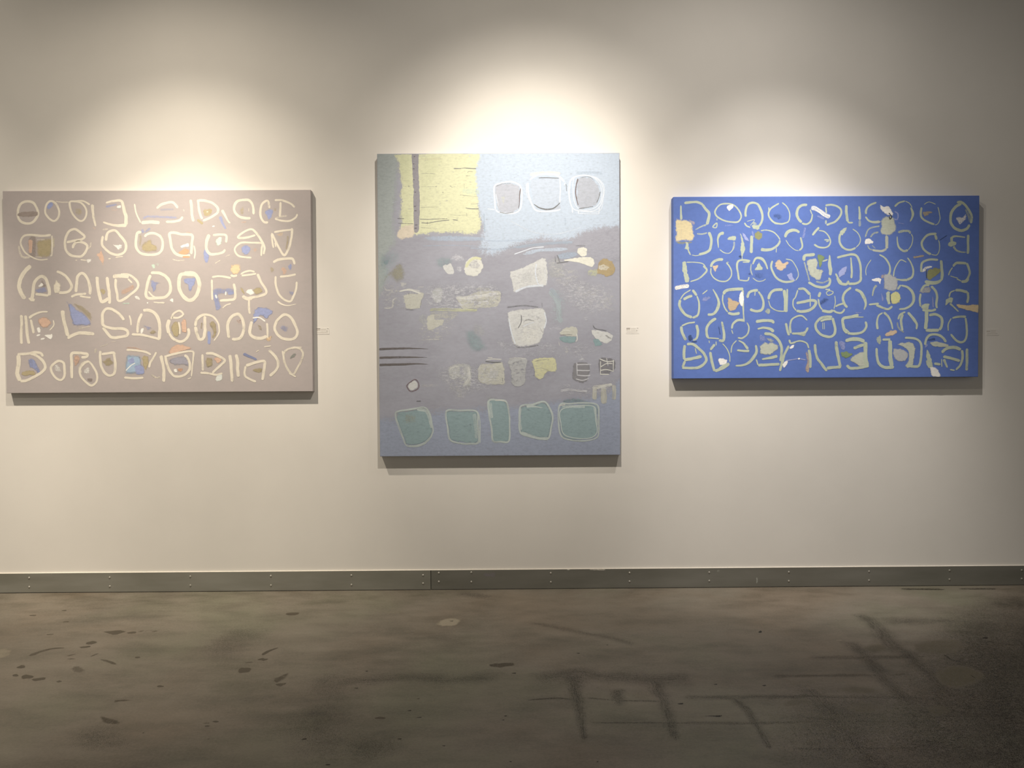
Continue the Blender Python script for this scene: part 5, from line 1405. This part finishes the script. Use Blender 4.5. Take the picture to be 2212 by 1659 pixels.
# ---------------------------------------------------------------- stains and painted shade on the floor, smears on the baseboard
FLOOR = """
P fd: -2205,-357 -2177,-351 -2169,-369 -2193,-371
P fd: -2098,-290 -2075,-286 -2067,-302 -2089,-302
P fd: -1997,-453 -1976,-447 -1969,-462 -1990,-462
P fd a=.7: -1973,-616 -1946,-611 -1940,-626 -1963,-628
P fd: -1742,-591 -1702,-578 -1655,-579 -1647,-609 -1673,-635 -1703,-621
P fd: -1639,-605 -1603,-590 -1596,-616 -1622,-619
S fd w=17.1 a=.7: -1592,-598 -1573,-581
S fd w=16.2 a=.7: -1536,-598 -1511,-587
P fd: -1753,-723 -1729,-702 -1700,-723 -1711,-747 -1737,-741
P fd: -1747,-774 -1725,-757 -1697,-769 -1708,-787 -1730,-787
S fd w=29.9>15 a=.8 d=.3: -1890,-869 -1881,-833 -1862,-803 -1840,-786 -1798,-784
P fd: -1869,-979 -1866,-955 -1841,-972 -1834,-992 -1856,-994
P fd: -1836,-1059 -1828,-1046 -1807,-1060 -1812,-1073
P fd: -1796,-1076 -1787,-1053 -1748,-1070 -1752,-1092 -1773,-1095
P fd: -1745,-1101 -1723,-1083 -1695,-1081 -1688,-1103 -1715,-1115
P fd a=.8: -1641,-1120 -1632,-1109 -1617,-1120 -1626,-1130
S fd w=13.3 a=.8: -1745,-872 -1716,-853
S fd w=12.8 a=.8: -1725,-901 -1691,-902
S fd w=13.4 a=.7 d=.3: -1645,-882 -1630,-842
S fd w=15.8 a=.7 d=.3: -1589,-908 -1546,-932 -1500,-964
P fd a=.5 s=.6: -1659,-1006 -1645,-969 -1585,-1015 -1603,-1044
P fd: -1464,-894 -1458,-880 -1441,-890 -1449,-904
P fd: -1254,-1170 -1244,-1159 -1224,-1169 -1235,-1181
P fd a=.8 s=.4: -1347,-1303 -1342,-1283 -1289,-1278 -1308,-1293
P fd a=.9 s=.5 d=.3: -1338,-1394 -1299,-1412 -1253,-1434 -1239,-1467 -1283,-1463 -1316,-1428
P fd a=.9: -963,-1480 -953,-1470 -942,-1478 -951,-1487
P fd: -948,-1449 -940,-1441 -926,-1450 -933,-1459
P fd a=.8: -976,-1459 -955,-1455 -955,-1464
P fd: -922,-1566 -914,-1561 -913,-1569
P fd: -1028,-376 -1010,-352 -961,-351 -971,-391 -1005,-394
S fd w=26.6>10.6 a=.9 d=.2: -970,-883 -959,-840 -929,-797
P fd: -973,-925 -956,-908 -929,-923 -946,-940
S fd w=15.1 a=.8: -1012,-955 -978,-953
P fd: -1015,-1037 -1008,-1004 -970,-1010 -961,-1048 -983,-1059 -1007,-1047
P fd a=.7 s=.5 d=.3: -858,-1131 -842,-1089 -811,-1050 -809,-1107 -830,-1148
P fd a=.9: -834,-1159 -795,-1150 -809,-1182
P fk: -633,-1577 -625,-1568 -616,-1568 -617,-1574
P fk: -524,-1725 -509,-1721 -509,-1729
P fd: -1138,-1522 -1134,-1512 -1131,-1525
P fl a=.7 s=.4: -2066,-794 -2020,-789 -1983,-825 -1976,-876 -2006,-885
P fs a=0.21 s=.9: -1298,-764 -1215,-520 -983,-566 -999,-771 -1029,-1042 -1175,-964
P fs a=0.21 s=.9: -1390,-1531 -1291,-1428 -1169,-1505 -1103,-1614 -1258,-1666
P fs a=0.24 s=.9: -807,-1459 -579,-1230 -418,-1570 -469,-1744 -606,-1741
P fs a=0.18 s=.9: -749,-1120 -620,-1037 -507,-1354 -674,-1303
P fl s=.35: -325,-538 -297,-462 -243,-440 -202,-483 -221,-547 -275,-564
P fd: -262,-490 -242,-484 -245,-497
P fl a=.4 s=.6: -581,-365 -527,-317 -476,-345 -502,-394
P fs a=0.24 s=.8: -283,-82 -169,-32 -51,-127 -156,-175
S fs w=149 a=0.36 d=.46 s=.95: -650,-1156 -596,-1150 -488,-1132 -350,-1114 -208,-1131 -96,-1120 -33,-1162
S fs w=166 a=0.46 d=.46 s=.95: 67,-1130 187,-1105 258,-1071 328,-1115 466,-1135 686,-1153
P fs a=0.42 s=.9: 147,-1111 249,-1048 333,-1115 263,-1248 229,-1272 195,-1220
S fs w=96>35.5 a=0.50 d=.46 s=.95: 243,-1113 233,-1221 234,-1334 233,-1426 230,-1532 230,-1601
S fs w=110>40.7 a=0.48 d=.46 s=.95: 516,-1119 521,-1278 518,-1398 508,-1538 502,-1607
S fk w=11.8 a=0.36 d=.3: 62,-1312 163,-1298 215,-1309
S fk w=10.4 a=0.30 d=.3: 264,-1295 361,-1318 516,-1330
S fk w=9.32 a=0.30 d=.3: 259,-1481 455,-1485 577,-1489
P fd a=.9 s=.3: -76,-1004 -50,-981 24,-982 18,-1013 -41,-1027
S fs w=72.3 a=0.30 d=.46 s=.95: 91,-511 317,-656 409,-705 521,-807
P fl a=.3 s=.6: 418,-1257 480,-1242 516,-1291 512,-1330 435,-1316
P fl a=.25 s=.6: -251,-1211 -209,-1188 -187,-1225 -226,-1244
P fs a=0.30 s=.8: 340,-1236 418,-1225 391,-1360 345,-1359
P fk: -547,-1201 -531,-1197 -530,-1206
P fk: -534,-1049 -523,-1045 -524,-1055
P fk: -336,-1383 -322,-1379 -323,-1387
P fk: -300,-1433 -280,-1429 -283,-1436
P fd: -435,-1437 -417,-1424 -396,-1433 -403,-1446
P fd: -317,-1292 -302,-1286 -304,-1298
P fk: -340,-1577 -326,-1573 -327,-1581
P fk: -200,-1620 -189,-1618 -191,-1624
P fk: 11,-1080 29,-1076 26,-1086
P fk: 266,-888 283,-884 280,-894
P fk: -23,-1456 -13,-1453 -15,-1460
P fk: -16,-1427 -6,-1424 -8,-1432
P fk: -1,-1712 10,-1718 4,-1720
P fk: 249,-1722 257,-1719 254,-1726
P fk: 565,-1349 587,-1343 581,-1356
P fk a=.7: 397,-800 407,-795 403,-806
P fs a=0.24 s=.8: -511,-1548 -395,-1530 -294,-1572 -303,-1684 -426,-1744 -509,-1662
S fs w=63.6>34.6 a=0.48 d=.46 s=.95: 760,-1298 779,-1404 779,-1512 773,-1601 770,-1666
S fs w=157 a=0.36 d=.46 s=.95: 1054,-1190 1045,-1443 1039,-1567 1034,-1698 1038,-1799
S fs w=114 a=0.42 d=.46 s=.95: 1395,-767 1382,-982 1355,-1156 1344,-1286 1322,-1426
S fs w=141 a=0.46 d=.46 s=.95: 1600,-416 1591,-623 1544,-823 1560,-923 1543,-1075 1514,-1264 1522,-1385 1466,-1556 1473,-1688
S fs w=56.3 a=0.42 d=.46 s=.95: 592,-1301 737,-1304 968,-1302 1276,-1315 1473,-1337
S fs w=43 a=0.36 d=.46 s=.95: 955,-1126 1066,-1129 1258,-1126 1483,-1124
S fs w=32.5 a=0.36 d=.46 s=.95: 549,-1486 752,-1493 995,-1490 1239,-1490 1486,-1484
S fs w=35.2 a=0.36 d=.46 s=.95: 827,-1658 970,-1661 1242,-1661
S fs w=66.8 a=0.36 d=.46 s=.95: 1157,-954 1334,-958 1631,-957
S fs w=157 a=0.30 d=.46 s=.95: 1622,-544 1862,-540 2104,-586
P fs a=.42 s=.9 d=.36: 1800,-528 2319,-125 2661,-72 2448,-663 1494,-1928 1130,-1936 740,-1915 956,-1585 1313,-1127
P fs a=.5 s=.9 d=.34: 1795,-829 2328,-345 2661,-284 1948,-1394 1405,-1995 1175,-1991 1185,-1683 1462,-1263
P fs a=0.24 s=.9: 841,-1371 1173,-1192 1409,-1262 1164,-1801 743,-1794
P fl2 a=.6 s=.4: 1532,-1132 1629,-1045 1706,-1032 1751,-1094 1730,-1164 1641,-1231 1545,-1257 1515,-1202
P fl2 a=.4 s=.5: 1614,-825 1708,-760 1871,-753 1840,-864 1742,-950 1595,-930
P fl2 a=.35 s=.5: 1408,-854 1463,-809 1521,-819 1516,-873 1433,-925
P fl2 a=.3 s=.5: 926,-1340 983,-1319 1021,-1334 971,-1376 918,-1375
P fl2 a=.3 s=.5: 1111,-1377 1192,-1338 1248,-1368 1223,-1427 1117,-1438
P fl2 a=.3 s=.5: 1132,-1243 1244,-1216 1301,-1260 1205,-1300
P fl2 a=.3 s=.5: 1373,-1382 1429,-1368 1461,-1407 1399,-1465 1348,-1464
P fk: 1059,-666 1075,-647 1080,-664 1066,-675
P fk: 895,-1209 911,-1204 904,-1215
P fk: 726,-1196 742,-1192 737,-1201
P fk: 1954,-757 1983,-752 1969,-766
P fk a=.8: 629,-1441 690,-1436 681,-1449
P fl: 1338,-767 1371,-765 1366,-773
S fk w=35.8 a=0.42 s=.5: 1976,-53 2050,-60 2199,-69
S fk w=30.8 a=0.42 s=.5: 2266,-61 2357,-64 2464,-66
S fk w=12.5 a=0.48: 1698,-934 1696,-989 1729,-1013
S fk w=7.96 a=0.42: 1682,-1128 1679,-1170
"""
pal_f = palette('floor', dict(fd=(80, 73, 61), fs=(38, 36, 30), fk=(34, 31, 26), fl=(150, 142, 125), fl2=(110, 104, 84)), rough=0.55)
Marks(FLOOR, pal_f, lambda x, y, h: (x / 1000, y / 1000, h), floor, (-5900, 5900, -6900, -9), ('stain_streak', 'stain'), 0.0, 25.0, 1.6)  # the two broadest right-hand patches paint in shade along with grime

SMEAR = """
P s a=.5 s=.4 d=.3: 985,90 1030,84 1075,80 1078,92 1064,92 1060,78 1020,86
S s w=7 a=.9: 1268,20 1270,34 1268,52
P s2 a=.95 s=.2: 385,100 470,100 500,98 480,94 430,96
P s2 a=.95 s=.2: 300,101 318,101 314,97 304,97
P s2 a=.95 s=.2: -2310,100 -2306,100 -2307,94
P m a=.4 s=.7: -140,88 -60,90 -70,60 -120,66
"""
pal_s = palette('smear', dict(s=(176, 178, 170), s2=(224, 218, 206), m=(138, 132, 142)))
Marks(SMEAR, pal_s, lambda x, z, h: (x / 1000, -0.0081 - h, z / 1000), base, (-5000, 5000, 4, 100.5), ('paint_smear', 'paint_smear'), 0.0, 8.0)

# ---------------------------------------------------------------- small wall labels beside the paintings
M_CARD = simple_material('label_card', (230, 227, 221), 0.7, 0.0, 2)
M_INK = simple_material('label_ink', (128, 120, 112), 0.7)
M_INK2 = simple_material('label_ink_pale', (188, 181, 170), 0.7)

def wall_label(x, z, label, rows):
    root = bpy.data.objects.new('wall_label', None)
    root.empty_display_size = 0.03
    root.location = (x, 0, z)
    COL.objects.link(root)
    root['label'] = label
    root['category'] = 'label'
    root['group'] = 'wall labels beside the paintings'
    c = mesh_obj('card', *box(-0.002, 0.064, -0.0009, -0.0002, -0.030, 0.003), M_CARD, root)
    bevel(c, 0.0002)
    for (x0, x1, z0, z1, pale) in rows:
        mesh_obj('print_line', *box(x0, x1, -0.0011, -0.0008, z0, z1), M_INK2 if pale else M_INK, root)

ROWS = [(0.000, 0.019, -0.0042, -0.0012, 0), (0.000, 0.018, -0.0082, -0.0062, 1), (0.000, 0.010, -0.0122, -0.0102, 1), (0.012, 0.018, -0.0122, -0.0102, 1),
        (0.022, 0.048, -0.0060, -0.0046, 1), (0.054, 0.060, -0.0036, -0.0014, 0), (0.022, 0.046, -0.0140, -0.0126, 1), (0.049, 0.056, -0.0150, -0.0130, 0),
        (0.002, 0.056, -0.0220, -0.0206, 1)]
wall_label(-0.957, 1.331, 'tiny pale printed wall label right of the taupe painting', ROWS)
wall_label(0.608, 1.325, 'tiny pale printed wall label right of the tall grey painting', ROWS)
wall_label(2.439, 1.306, 'tiny pale printed wall label right of the blue painting', [r for r in ROWS if r[4]])
